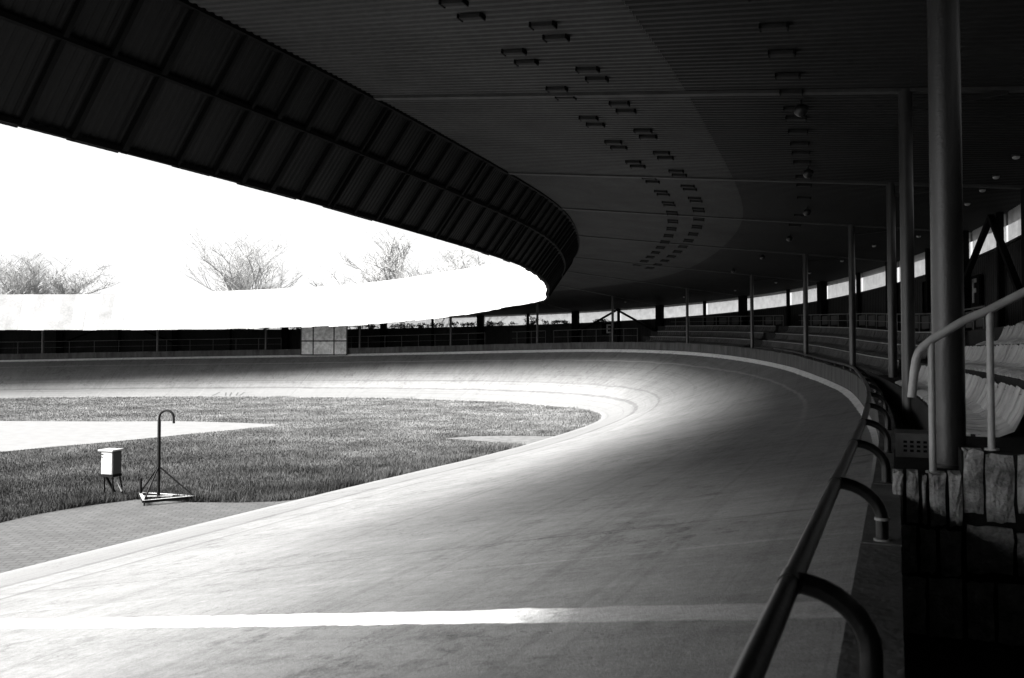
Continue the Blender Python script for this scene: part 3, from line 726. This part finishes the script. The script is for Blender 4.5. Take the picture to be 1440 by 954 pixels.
# letter signs on the back wall
def sign(s, letter, lab, width):
    n = nrm(s); o = back_off(s) - .12; c = R(s, o); ax = np.array([n[1], -n[0]]); z = 4.98
    t = thing('letter_sign', lab, 'sign', v3(c, z))
    b = MB(); b.box(v3(c, z), width / 2, .03, .42, (ax[0], ax[1], 0), (n[0], n[1], 0)); b.build('backing_board', M['black'], t)
    b = MB(); q = R(s, o - .04)
    def st(x0, x1, z0, z1): b.box(v3(q + ax * (x0 + x1) / 2, z + (z0 + z1) / 2), (x1 - x0) / 2, .012, (z1 - z0) / 2, (ax[0], ax[1], 0), (n[0], n[1], 0))
    st(-.19, -.07, -.33, .33); st(-.068, .2, .22, .33); st(-.068, .15, -.06, .06)
    if letter == 'E': st(-.068, .2, -.33, -.22)
    b.build('letter', M['letter'], t)
    return t
sg = sign(66.35, 'F', 'dark board with white letter F on the back wall beside the thick near column', .8)
p = R(66.35, back_off(66.35) - .12); n = nrm(66.35)
b = MB(); b.box(v3(p, 4.3), .3, .02, .13, (n[1], -n[0], 0), (n[0], n[1], 0)); tag(b.build('wall_plate', mat('plate_grey', .16, .6, .3, .2, 6)), 'small plain grey plate under the F board', 'plate')
sign(104.15, 'E', 'small dark board with a white letter E beside the far braced post', 1.25)

# ------------------------------------------------------------------ terrace of the stand
def terrace(s0, s1, name, lab, rows_n):
    b = MB()
    ringbox(b, s0, s1, .18, .47, -.03, lambda q: zt(q) + .05, .5)
    for r in range(rows_n):
        o0 = .472 + .65 * r
        if r < rows_n - 1: ringbox(b, s0, s1, o0, o0 + .648, -.03, lambda q, r=r: zt(q) + .5 + .35 * r, .5)
    n = int((s1 - s0) / .5); rows = []; o0 = .472 + .65 * (rows_n - 1); zf = lambda q: zt(q) + .5 + .35 * (rows_n - 1)
    for i in range(n + 1):
        q = s0 + (s1 - s0) * i / n; rows.append([v3(R(q, o0), -.03), v3(R(q, o0), zf(q)), v3(R(q, back_off(q) - .004), zf(q)), v3(R(q, back_off(q) - .004), -.03)])
    b.strip(rows, 0, True); o = len(b.v) - 4 * (n + 1); b.f += [(o, o + 1, o + 2, o + 3), (o + 4 * n + 3, o + 4 * n + 2, o + 4 * n + 1, o + 4 * n)]; b.mi += [0, 0]
    return tag(b.build(name, M['tread']), lab, 'terrace')
terrace(46.95, 98.0, 'stepped_terrace', 'stepped concrete terrace under the seats behind the curve wall', 4)
terrace(S0, 35.5, 'stepped_terrace', 'stepped concrete terrace behind the camera', 4)
b = MB(); rows = []
for q in np.arange(98.01, SMAX - 4, .5):
    rows.append([v3(R(q, .18), -.03), v3(R(q, .18), zt(q) + .45), v3(R(q, back_off(q) - .004), zt(q) + .45), v3(R(q, back_off(q) - .004), -.03)])
b.strip(rows, 0, True); b.f.append((0, 1, 2, 3)); b.mi.append(0)
tag(b.build('standing_terrace', M['tread']), 'flat concrete standing terrace behind the far track wall', 'terrace')
b = MB(); rows = [[v3(R(q, .17), 1.62), v3(R(q, 6), 1.62)] for q in np.arange(35.5, 47.2, .5)]
b.strip(rows); tag(b.build('passage_floor', M['pit']), kind='structure')

# rough block wall closing the terrace towards the passage
def blocks():
    rb = random.Random(9); b = MB(); s0 = 5.62                  # straight coordinates
    def blk(q0, q1, z0, z1, d=.16):
        g_ = rb.uniform(.006, .014); j = rb.uniform(-.02, .012); n = 4
        # front face as a jittered grid so the block edges are broken
        P = []
        for iz in range(n + 1):
            row = []
            for iq in range(n + 1):
                e = (iq in (0, n)) or (iz in (0, n))
                q = q0 + g_ + (q1 - q0 - 2 * g_) * iq / n + rb.uniform(-.005, .005) * (1 if e else .6)
                z = z0 + g_ + (z1 - z0 - 2 * g_) * iz / n + rb.uniform(-.01, .01)
                row.append(v3(SQ(s0 + j + rb.uniform(-.006, .006) + (.012 if e else 0), q), z))
            P.append(row)
        b.strip(P)
        B = [[v3(SQ(s0 + d, q0 + g_ + (q1 - q0 - 2 * g_) * iq / n), z0 + g_ + (z1 - z0 - 2 * g_) * iz / n) for iq in range(n + 1)] for iz in range(n + 1)]
        ring = lambda Q: Q[0] + [r[-1] for r in Q[1:-1]] + Q[-1][::-1] + [r[0] for r in Q[1:-1]][::-1]
        b.strip([ring(P), ring(B)], 0, True)
    # low plinth course
    q = -.035
    for w, in ((.075,), (.085,), (.04,), (.10,), (.085,)):
        blk(q, q + w, 2.27, 2.585 + rb.uniform(-.012, .012)); q += w
    for w in (.12, .14, .12): blk(q - .385 if False else -.035 + .0, -.034, 2.2, 2.2) if False else None
    q = -.035
    for w in (.14, .11, .13): blk(q, q + w, 1.98, 2.262); q += w
    q = -.035
    for w in (.19, .19): blk(q, q + w, 1.62, 1.972); q += w
    q = .345
    for k, (w, zt_) in enumerate(((.115, 2.73), (.155, 2.725), (.2, 2.73), (.2, 2.73), (.2, 2.73))):
        blk(q, q + w, 2.36 - .05 * (k % 2), zt_ + rb.uniform(-.01, .006)); q += w
    for r in range(1, 5):
        q0 = .345 + .87 if r == 1 else q; top = 2.73 + .35 * r; q = q0
        for w in (.22, .21, .22): blk(q, q + w, 2.34, top); q += w
    qe = q
    for z0, z1 in ((2.0, 2.3), (1.62, 1.99)):
        q = .35
        while q < qe - .1:
            w = rb.choice((.16, .2, .26)); blk(q, min(q + w, qe), z0 + rb.uniform(0, .02), z1 - rb.uniform(0, .02)); q += w
    tag(b.build('block_end_wall', M['block']), 'end wall of rough pale stone blocks with dark joints at the foot of the seats', 'wall')
    # dark mortar backing and plinth body
    b2 = MB()
    def solid(q0, q1, z0, z1, sa=s0 + .03, sb=s0 + 1.35):
        c = SQ((sa + sb) / 2, (q0 + q1) / 2); b2.box(v3(c, (z0 + z1) / 2), (sb - sa) / 2, (q1 - q0) / 2, (z1 - z0) / 2, (U[0], U[1], 0), (NQ[0], NQ[1], 0))
    solid(-.02, .34, 1.6, 2.57); solid(.342, 1.2, 1.6, 2.715)
    for r in range(1, 5): solid(1.202 + .65 * (r - 1), 1.2 + .65 * r, 1.6, 2.715 + .35 * r)
    tag(b2.build('terrace_plinth', mat('plinth_mortar', .012, .95, .15, .4, 8, .5, 40)), 'dark concrete plinth behind the rough block wall', 'plinth')
blocks()
# perforated step on the plinth
t = thing('perforated_step', 'low perforated steel step lying on the plinth beside the thick near column', 'step', v3(SQ(6.5, .08), 2.57))
b = MB(); c0 = SQ(6.45, 0); nx, nz = 9, 5; q0, q1, z0, z1 = -.01, .36, 2.575, 2.725
for ix in range(nx):
    for iz in range(nz):
        a0 = q0 + (q1 - q0) * ix / nx; a1 = q0 + (q1 - q0) * (ix + 1) / nx; e0 = z0 + (z1 - z0) * iz / nz; e1 = z0 + (z1 - z0) * (iz + 1) / nz
        hole = 1 <= iz <= 3 and ix >= 1; w = .22
        if not hole: b.add([v3(SQ(6.45, a), z) for a, z in ((a0, e0), (a1, e0), (a1, e1), (a0, e1))], [(0, 1, 2, 3)]); continue
        da, de = (a1 - a0) * w, (e1 - e0) * w
        O_ = [(a0, e0), (a1, e0), (a1, e1), (a0, e1)]; I_ = [(a0 + da, e0 + de), (a1 - da, e0 + de), (a1 - da, e1 - de), (a0 + da, e1 - de)]
        b.add([v3(SQ(6.45, a), z) for a, z in O_ + I_], [(k, (k + 1) % 4, 4 + (k + 1) % 4, 4 + k) for k in range(4)])
b.build('perforated_face', M['metal'], t)
b = MB(); b.box(v3(SQ(6.50, .175), 2.65), .01, .18, .07, (U[0], U[1], 0), (NQ[0], NQ[1], 0)); b.build('hole_shade_plate', M['black'], t)  # black plate added behind the holes to paint the shade inside them
b = MB(); b.box(v3(SQ(6.62, .175), 2.732), .17, .19, .006, (U[0], U[1], 0), (NQ[0], NQ[1], 0)); b.box(v3(SQ(6.78, .175), 2.65), .004, .18, .074, (U[0], U[1], 0), (NQ[0], NQ[1], 0)); b.build('tread_plate', M['metal'], t)

# ------------------------------------------------------------------ slatted benches
PROF = [(.02, .02), (.10, .055), (.20, .05), (.30, .06), (.37, .10), (.42, .19), (.47, .33)]       # (depth, height) seat to backrest
def bench(s0, s1, r, lab, lift=0.):
    o0 = .472 + .65 * r + .02; zb = lambda q: zt(q) + .5 + .35 * r + lift
    t = thing('slatted_bench', lab, 'bench', v3(R((s0 + s1) / 2, o0), zb((s0 + s1) / 2)), 'curved slatted benches of the stand')
    rs = random.Random(int(s0 * 10) + r); b = MB(); s = s0; n = len(PROF)
    while s < s1 - .05:
        w = rs.choice((.062, .08, .10, .08)) if s0 < 60 else .13; z = rs.uniform(-.012, .014); e = s + w; dd = rs.uniform(-.012, .012)
        lines = []
        for q, dz in ((s, -.034), (s, -.012), (s + w * .2, .002), (e - w * .2, .002), (e, -.012), (e, -.034)):
            lines += [v3(R(q, o0 + d + dd + (dz * -.6 if k > 3 else 0)), zb(q) + h + z + dz * (1 if k < 5 else .5)) for k, (d, h) in enumerate(PROF)]
        fs = [(a * n + k, a * n + k + 1, ((a + 1) % 6) * n + k + 1, ((a + 1) % 6) * n + k) for a in range(6) for k in range(n - 1)]
        fs += [tuple(a * n for a in range(6)), tuple(a * n + n - 1 for a in range(6))[::-1]]
        b.add(lines, fs); s = e + (rs.choice((.014, .02, .03)) if s0 < 60 else .06)
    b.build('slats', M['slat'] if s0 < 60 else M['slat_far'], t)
    b = MB(); n = max(2, int((s1 - s0) / .6))
    for i in range(n): 
        q0 = s0 + (s1 - s0) * i / n; q1 = s0 + (s1 - s0) * (i + 1) / n
        b.bar(v3(R(q0, o0 + .15), zb(q0) + .017), v3(R(q1, o0 + .15), zb(q1) + .017), .06, .03)
        b.bar(v3(R(q0, o0 + .478), zb(q0) + .27), v3(R(q1, o0 + .478), zb(q1) + .27), .03, .05)
    b.build('support_rail', M['dark'], t)
    for i in range(n + 1):
        q = s0 + .02 + (s1 - s0 - .04) * i / n; b = MB(); b.bar(v3(R(q, o0 + .495), zb(q)), v3(R(q, o0 + .495), zb(q) + .30), .03, .03); b.build('back_stay', M['dark'], t)
    if s0 > 60:
        b = MB(); b.tube([v3(R(q, o0 + .455), zb(q) + .345) for q in np.linspace(s0, s1, max(3, int((s1 - s0) / .7)))], .018, 6); b.build('top_rail', M['galv'], t, True)
    return t
NM = ['lowest', 'second', 'third', 'topmost']
for r in range(4):
    bench(46.6 + (0 if r else .05), 57.2, r, 'curved slatted bench, %s row of the near block beside the pale handrail' % NM[r], 0)
for r in range(3):
    bench(62.0, 84.0, r, 'slatted bench with pale top rail, %s row of the middle block along the curve' % ['lowest', 'second', 'topmost'][r])
for r in range(3):
    bench(85.8, 97.2, r, 'slatted bench with pale top rail, %s row of the short far block' % ['lowest', 'second', 'topmost'][r])

# ------------------------------------------------------------------ pale handrail beside the near seats
t = thing('stair_handrail', 'pale tubular stair handrail climbing past the nearest seats', 'handrail', v3(SQ(5.75, .4), 2.73))
HS = 5.72
pts = [v3(SQ(HS, .085), 3.02), v3(SQ(HS, .10), 3.17), v3(SQ(HS, .112), 3.25), v3(SQ(HS, .125), 3.29), v3(SQ(HS, .15), 3.325), v3(SQ(HS, .2), 3.37), v3(SQ(HS, .36), 3.475), v3(SQ(HS, .42), 3.505), v3(SQ(HS, .5), 3.54), v3(SQ(HS, .68), 3.64), v3(SQ(HS, 1.2), 3.93), v3(SQ(HS, 2.4), 4.6)]
b = MB(); b.tube(pts, .025, 16); b.build('handrail_tube', M['galv'], t, True)
for q, z0, z1 in ((.195, 2.57, 3.36), (.505, 2.72, 3.54), (1.25, 3.05, 3.95), (2.0, 3.4, 4.37)):
    b = MB(); b.tube([v3(SQ(HS, q), z0), v3(SQ(HS, q), z1)], .02, 14); po = b.build('post', M['galv'], t, True)
    b = MB(); b.tube([v3(SQ(HS, q), z0), v3(SQ(HS, q), z0 + .012)], .04, 14); b.build('post_flange', M['galv'], po, True)

# fences on the terraces
def fence(s0, s1, off, h, lab, m, panels=False, sp=1.2):
    t = thing('barrier_rail', lab, 'railing', v3(R((s0 + s1) / 2, off), floor_z((s0 + s1) / 2, off)))
    zf = lambda q: floor_z(q, off)
    b = MB(); b.tube([v3(R(q, off), zf(q) + h) for q in np.arange(s0, s1 + .01, .4)], .022, 8); b.build('top_rail', m, t, True)
    b = MB(); b.tube([v3(R(q, off), zf(q) + h * .5) for q in np.arange(s0, s1 + .01, .4)], .012, 6); b.build('mid_rail', m, t, True)
    q = s0
    while q <= s1 + .01:
        b = MB(); b.tube([v3(R(q, off), zf(q)), v3(R(q, off), zf(q) + h)], .018, 8); b.build('post', m, t, True)
        if panels and q + sp * .9 < s1 and int(q * 7) % 3:
            b = MB(); c = (q + sp * .5); n = nrm(c); b.box(v3(R(c, off + .02), zf(c) + h * .52), sp * .33, .01, h * .36, (-n[1], n[0], 0), (n[0], n[1], 0)); b.build('panel', M['dark'], t)
        q += sp
frm = mat('barrier_grey', .10, .5, .4, .2, 8)
fence(62, 84, 2.75, .55, 'grey barrier with dark panels along the top of the middle seating block', frm, True)
fence(86, 97.2, 2.75, .55, 'grey barrier with dark panels along the top of the short far block', frm, True)
fence(98.6, 105.9, 1.2, .95, 'thin grey barrier on the terrace in front of the E board', frm)
fence(106.5, 109.6, 1.2, .95, 'thin grey barrier on the terrace right of the far dark doorway', frm)
fence(111.6, 124.0, 1.2, .95, 'thin grey barrier on the terrace right of the scoreboard', frm, sp=1.4)
fence(128.5, 152.0, 1.2, .95, 'thin grey barrier on the terrace left of the scoreboard', frm, sp=1.8)

# ------------------------------------------------------------------ scoreboard over the far wall
def scoreboard():
    s0, s1 = 122.6, 126.4; off = -.22; a = R(s1, off); c = R(s0, off); ax = (c - a); W = np.linalg.norm(ax); ax /= W; nn = np.array([ax[1], -ax[0]])
    z0, z1 = 3.0, 5.25; xs = [0, W * .265, W * .72, W]; zs = [z0, z0 + (z1 - z0) * .49, z1]
    t = thing('scoreboard', 'wide grey panelled scoreboard of six stained fields standing over the far track wall', 'scoreboard', v3((a + c) / 2, z0))
    rs = random.Random(2)
    for i in range(3):
        for j in range(2):
            b = MB(); x0, x1 = xs[i] + .05, xs[i + 1] - .05; y0, y1 = zs[j] + .05, zs[j + 1] - .05
            p = a + ax * (x0 + x1) / 2
            b.box(v3(p, (y0 + y1) / 2), (x1 - x0) / 2, .03, (y1 - y0) / 2, (ax[0], ax[1], 0), (nn[0], nn[1], 0)); pn = b.build('panel', M['board'], t)
            if j == 0:
                b = MB(); x = x0 + .06 + (.5 if i == 0 else .1)
                while x < x1 - .12:
                    w = rs.uniform(.05, .1); h = rs.uniform(.16, .3); q = a + ax * (x + w / 2) - nn * 0
                    f = 1
                    b.box(v3(q + nn * (.036) * f, y0 + .1 + h / 2), w / 2, .004, h / 2, (ax[0], ax[1], 0), (nn[0], nn[1], 0)); x += w + rs.uniform(.06, .22)
                b.box(v3(p + nn * .036, y0 + .03), (x1 - x0) / 2, .004, .03, (ax[0], ax[1], 0), (nn[0], nn[1], 0))
                b.build('worn_marking', mat('worn_white', .55, .7, .2, .3, 9), pn)
    b = MB()
    for x in xs:
        p = a + ax * x; b.box(v3(p, (z0 + z1) / 2), .04, .05, (z1 - z0) / 2, (ax[0], ax[1], 0), (nn[0], nn[1], 0))
    for z in zs: 
        p = (a + c) / 2; b.box(v3(p, z), W / 2 + .04, .045, .035, (ax[0], ax[1], 0), (nn[0], nn[1], 0))
    b.build('frame', M['dark'], t)
    for x in (W * .2, W * .8):
        p = a + ax * x - nn * .62; z = zt(126) + .44
        b = MB(); b.bar(v3(p, z), v3(p, z1 - .1), .09, .09); b.build('post', M['dark'], t)
        b = MB(); b.bar(v3(a + ax * x - nn * .03, z0 + .6), v3(p, z0 + .6), .06, .06); b.bar(v3(a + ax * x - nn * .03, z1 - .35), v3(p, z1 - .35), .06, .06); b.build('strut', M['dark'], t)
scoreboard()

# ------------------------------------------------------------------ electrical cabinet on legs
def cabinet():
    c = np.array([-9.14, 19.55]); a = math.radians(-16); ax = np.array([math.cos(a), math.sin(a)]); ay = np.array([-ax[1], ax[0]]); A = (ax[0], ax[1], 0); B = (ay[0], ay[1], 0)
    t = thing('electrical_cabinet', 'white metal cabinet with dark base band standing on crossed legs in the grass', 'cabinet', v3(c, -.03))
    zb, zt_ = .50, 1.03; w, d = .155, .14
    b = MB(); b.box(v3(c, (zb + zt_) / 2), w, d, (zt_ - zb) / 2, A, B); b.build('body', M['cabinet'], t, bevel=.008)
    b = MB(); b.box(v3(c - ay * (d + .008), (zb + zt_) / 2 - .005), w - .015, .007, (zt_ - zb) / 2 - .02, A, B); dr = b.build('door', M['cabinet'], t, bevel=.003)
    b = MB(); b.box(v3(c - ay * (d + .018) - ax * .11, zt_ - .07), .025, .004, .012, A, B); b.build('nameplate', M['black'], dr)
    b = MB(); b.tube([v3(c - ay * (d + .014) - ax * .12, .9), v3(c - ay * (d + .03) - ax * .12, .9)], .012, 10); b.build('lock', M['dark'], dr, True)
    b = MB(); b.box(v3(c + ax * (w + .004), (zb + zt_) / 2), .003, d - .01, (zt_ - zb) / 2 - .01, A, B); b.build('side_shade_panel', mat('cabinet_side_shade', .03, .6, .3, .15, 6), t)  # dark sheet paints shade onto this side of the white cabinet
    b = MB(); b.box(v3(c - ay * .01 - ax * .01, zt_ + .018), w + .045, d + .04, .018, A, B); b.build('roof', M['cabinet'], t, bevel=.006)
    b = MB(); b.box(v3(c, zb - .022), w + .006, d + .004, .032, A, B); b.build('base_band', M['black'], t)
    for sx in (-1, 1):
        for sy in (-1, 1):
            b = MB(); b.bar(v3(c + ax * sx * w * (.9 if sx > 0 else .55) + ay * sy * d * .85, zb - .05), v3(c + ax * sx * (w * 1.25 if sx > 0 else w * .25) + ay * sy * d * 1.1, -.05), .028, .028); b.build('leg', M['black'], t)
    b = MB(); b.bar(v3(c - ax * .06 - ay * .1, zb - .05), v3(c + ax * .2 - ay * .12, .12), .07, .02); b.build('leg_brace', M['black'], t)
    b = MB(); b.bar(v3(c + ax * .05 + ay * .05, zb - .05), v3(c + ax * .21 + ay * .1, .1), .05, .02); b.build('leg_brace', M['frame_white'], t)
cabinet()

# ------------------------------------------------------------------ hooked mast on a triangular base
def hook_stand():
    mp = np.array([-7.80, 18.92]); c1, c2, c3 = np.array([-8.42, 19.42]), np.array([-7.88, 18.38]), np.array([-7.03, 18.95])
    t = thing('hooked_mast', 'black steel mast with a hooked top and three stays on a triangular frame', 'stand', v3(mp, 0))
    H_ = 1.99; rr = .165; pts = [v3(mp, .06)] + [v3(mp, z) for z in (.6, 1.2, H_ - rr - .1)]
    for k in range(0, 13):
        a = PI - k / 12 * PI * 1.02; pts.append((mp[0] + rr + rr * math.cos(a), mp[1] - .03 * (k / 12), H_ - rr + rr * math.sin(a)))
    pts.append((mp[0] + 2 * rr + .005, mp[1] - .03, H_ - rr - .12))
    b = MB(); b.tube(pts, [.036] * 4 + [.026] * 14, 12); b.build('mast', M['hook'], t, True)
    for c in (c1, c2, c3):
        b = MB(); b.tube([v3(mp, .76), v3(c * .97 + mp * .03, .12)], .018, 8); b.build('stay', M['hook'], t, True)
    b = MB()
    for a_, c_ in ((c1, c2), (c2, c3), (c3, c1)): b.bar(v3(a_, .075), v3(c_, .075), .075, .05)
    b.build('base_frame', M['hook'], t)
    b = MB()
    for a_, c_ in ((c1, c2), (c2, c3), (c3, c1)): b.bar(v3(a_, .105), v3(c_, .105), .06, .006)
    b.bar(v3((c1 + c2) / 2, .1065), v3(mp * .6 + c3 * .4, .1065), .06, .006); b.build('frame_cap', M['frame_white'], t)
    for c in (c1, c2, c3):
        b = MB(); b.tube([v3(c, -.012), v3(c, .06)], .018, 8); b.build('foot', M['hook'], t, True)
    b = MB(); b.tube([v3(c1 + (c2 - c1) * .12, .1), v3(c1 + (c2 - c1) * .12, .44)], .03, 10); b.build('stub_post', M['hook'], t, True)
hook_stand()

# ------------------------------------------------------------------ ivy on the window sill of the far wall
def ivy(s, w, h, seed, lab):
    rs = random.Random(seed); b = MB(); n = nrm(s)
    o = back_off(s) - .06; z = sill(s); t = thing('ivy_plant', lab, 'plant', v3(R(s, o), z), 'climbing plants on the far window sill')
    st = MB()
    for k in range(int(5 + w * 3)):
        q = s + rs.uniform(-w, w) * .5; hh = h * rs.uniform(.3, 1.) * (1 - .5 * abs(q - s) / w); p0 = Vector(v3(R(q, o - .02), z - .15))
        p1 = Vector(v3(R(q + rs.uniform(-.4, .4), o - .1), z + hh * .6)); p2 = Vector(v3(R(q + rs.uniform(-.7, .7), o - .12), z + hh * rs.uniform(.7, 1)))
        st.tube([p0, p1, p2], [.02, .014, .006], 5)
        for j in range(int(26 + 20 * w / 2)):
            f = rs.random() ** .9; p = (p0.lerp(p1, f * 2) if f < .5 else p1.lerp(p2, f * 2 - 1)) + Vector((rs.uniform(-.16, .16), rs.uniform(-.1, .02), rs.uniform(-.1, .1)))
            r_ = rs.uniform(.035, .085); d = Vector((rs.uniform(-1, 1), rs.uniform(-1, 1), rs.uniform(-1, 1))).normalized(); e = d.orthogonal().normalized()
            b.add([p - d * r_, p + e * r_ * .6, p + d * r_, p - e * r_ * .6], [(0, 1, 2, 3)])
    st.build('stem', M['bark'] if False else M['black'], t, True); b.build('foliage', M['leaf'], t)
IV = [(104.8, 1.0, .2, 'lone sprig of climbing plant beside the braced far post'), (108.0, 1.6, .42, 'small climbing plant right of the far doorway'), (110.0, 2.2, .8, 'tallest dark climbing plant on the sill above the far doorway'),
      (112.9, 2.4, .5, 'dark climbing plant left of the far doorway'), (115.5, 2.2, .62, 'dark climbing plant with arching shoots on the far sill'), (118.0, 2.4, .45, 'low dark climbing plant on the far sill right of the pier'), (120.6, 2.4, .5, 'ragged climbing plant between scoreboard and the next pier'),
      (123.2, 2.3, .55, 'ragged climbing plant behind the right edge of the scoreboard'), (126.0, 2.6, .6, 'climbing plant showing over the top of the scoreboard'), (129.0, 2.6, .4, 'climbing plant left of the scoreboard under the white fascia'), (132.5, 3.0, .4, 'leftmost dark climbing plant under the white fascia')]
for k, (s, w, h, lab) in enumerate(IV): ivy(s, w, h, 40 + k, lab)

# ------------------------------------------------------------------ bare trees beyond the far roof
def tree(x, y, H_, spread, seed, lab, name='bare_tree', dens=1., trunk_n=1, buds=0):
    rs = random.Random(seed); tk = MB(); cr = MB(); bd = MB()
    t = thing(name, lab, 'tree', (x, y, -.03), 'bare trees beyond the far roof')
    def grow(p, d, L, r, lev):
        n = 3; pts = [p]; q = p.copy(); dd = d.copy()
        for i in range(n):
            dd = (dd + Vector((rs.uniform(-1, 1), rs.uniform(-1, 1), rs.uniform(-.35, .75))) * (.16 if lev else .06)).normalized(); q = q + dd * (L / n); pts.append(q.copy())
        tgt = tk if lev == 0 else cr
        tgt.tube(pts, [r, r * .88, r * .76, r * .62], 7 if lev < 2 else (4 if lev < 4 else 3), False)
        if lev >= 5 or r < .003: 
            return
        k = rs.choice((4, 4, 5)) if lev else 6
        if lev >= 4: k = 3
        for j in range(k):
            f = rs.uniform(.35, 1.) if lev else rs.uniform(.55, 1.)
            i0 = min(n - 1, int(f * n)); b0 = pts[i0].lerp(pts[i0 + 1], f * n - i0)
            side = Vector((rs.uniform(-1, 1), rs.uniform(-1, 1), rs.uniform(-.2, .6))).normalized()
            nd = (dd * rs.uniform(.5, 1.) + side * spread * rs.uniform(.6, 1.1)).normalized()
            grow(b0, nd, L * rs.uniform(.52, .76), max(.016, r * rs.uniform(.42, .6)), lev + 1)
            if buds and lev >= 3:
                for _ in range(buds):
                    pp = b0 + nd * rs.uniform(0, L * .5) + Vector((rs.uniform(-.2, .2), rs.uniform(-.2, .2), rs.uniform(-.2, .2))); r_ = rs.uniform(.03, .07)
                    a = Vector((rs.uniform(-1, 1), rs.uniform(-1, 1), rs.uniform(-1, 1))).normalized(); e = a.orthogonal().normalized()
                    bd.add([pp - a * r_, pp + e * r_ * .6, pp + a * r_, pp - e * r_ * .6], [(0, 1, 2, 3)])
    for k in range(trunk_n):
        lean = Vector((rs.uniform(-.25, .25) * (trunk_n > 1), rs.uniform(-.1, .1), 1)).normalized()
        grow(Vector((x + rs.uniform(-.3, .3) * (trunk_n > 1), y, -.03)), lean, H_ * .42, .028 * H_ ** .9 / (trunk_n ** .4), 0)
    tk.build('trunk', M['bark'], t, True); cr.build('crown', M['twig'], t, True)
    if buds: bd.build('buds', M['twig'], t)
    # scale the crown to the wanted height
    zm = float(np.percentile([p[2] for p in cr.v], 98.5)); f = H_ / zm; t.scale = (f, f, f)
tree(-33.4, 110, 17.8, .62, 3, 'tall bare tree standing alone above the white far fascia', trunk_n=2, buds=1)
tree(-66, 112, 15.6, .9, 8, 'spreading bare tree at the left edge of the photo', trunk_n=2, buds=1)
tree(-61.5, 116, 14.6, .85, 18, 'lower bare tree just right of the spreading tree at the left edge', trunk_n=1, buds=1)
tree(-14.0, 112, 18.0, .8, 12, 'tallest budding tree of the group nearest the near roof edge', dens=1.4, buds=2)
tree(-9.0, 108, 15.6, 1.0, 21, 'dense round budding tree right of the tallest one in the group', dens=1.5, buds=4)
tree(-20.0, 115, 13.8, 1.0, 25, 'small budding tree at the left end of the group', dens=1.3, buds=2)
tree(-4.0, 116, 18.0, .9, 33, 'budding tree partly hidden by the near roof edge', dens=1.4, buds=2)

SUN_E, SUNP, SUNA, SKY, SKYMIN, EXPO = 37, 5, 32, .055, 4.0, 2.35
# ------------------------------------------------------------------ light, sky, camera
SUN_EL, SUN_AZ = math.radians(SUN_E), math.atan2(-.5, -1.)      # direction towards the sun: left and a little behind the camera
w = bpy.data.worlds.new("World"); scene.world = w; w.use_nodes = True; nt = w.node_tree; bg = nt.nodes['Background']
sky = nt.nodes.new('ShaderNodeTexSky'); sky.sky_type = 'NISHITA'; sky.sun_disc = False; sky.sun_elevation = SUN_EL
sky.sun_rotation = PI / 2 - SUN_AZ; sky.air_density = 1.; sky.dust_density = 4.; sky.ozone_density = 1.
bwn = nt.nodes.new('ShaderNodeRGBToBW'); nt.links.new(sky.outputs[0], bwn.inputs[0]); mxs = nt.nodes.new('ShaderNodeMath'); mxs.operation = 'MAXIMUM'; mxs.inputs[1].default_value = SKYMIN; nt.links.new(bwn.outputs[0], mxs.inputs[0]); nt.links.new(mxs.outputs[0], bg.inputs['Color'])
bg.inputs['Strength'].default_value = SKY
sl = bpy.data.lights.new('sun', 'SUN'); sl.energy = SUNP; sl.angle = math.radians(SUNA); sl.color = (1, .99, .97)
so = bpy.data.objects.new('sun', sl); C.objects.link(so)
dirv = Vector((math.cos(SUN_EL) * math.cos(SUN_AZ), math.cos(SUN_EL) * math.sin(SUN_AZ), math.sin(SUN_EL)))
so.rotation_euler = dirv.to_track_quat('Z', 'Y').to_euler(); so.location = (-30, -10, 40)

cam = bpy.data.cameras.new('camera'); co = bpy.data.objects.new('camera', cam); C.objects.link(co); scene.camera = co
co.location = (0, 0, 3.3); co.rotation_euler = (math.radians(91.6), 0, 0)
cam.sensor_width = 36; cam.lens = 30; cam.shift_y = (460.5 - 477) / 1440; cam.clip_start = .05; cam.clip_end = 3000
cam.dof.use_dof = True; cam.dof.focus_distance = 22; cam.dof.aperture_fstop = 4.5
vs = scene.view_settings; vs.view_transform = 'Standard'; vs.look = 'None'; vs.exposure = EXPO; vs.gamma = 1; vs.use_curve_mapping = False
scene.render.film_transparent = False
scene.cycles.max_bounces = 8; scene.cycles.diffuse_bounces = 5; scene.cycles.transmission_bounces = 4
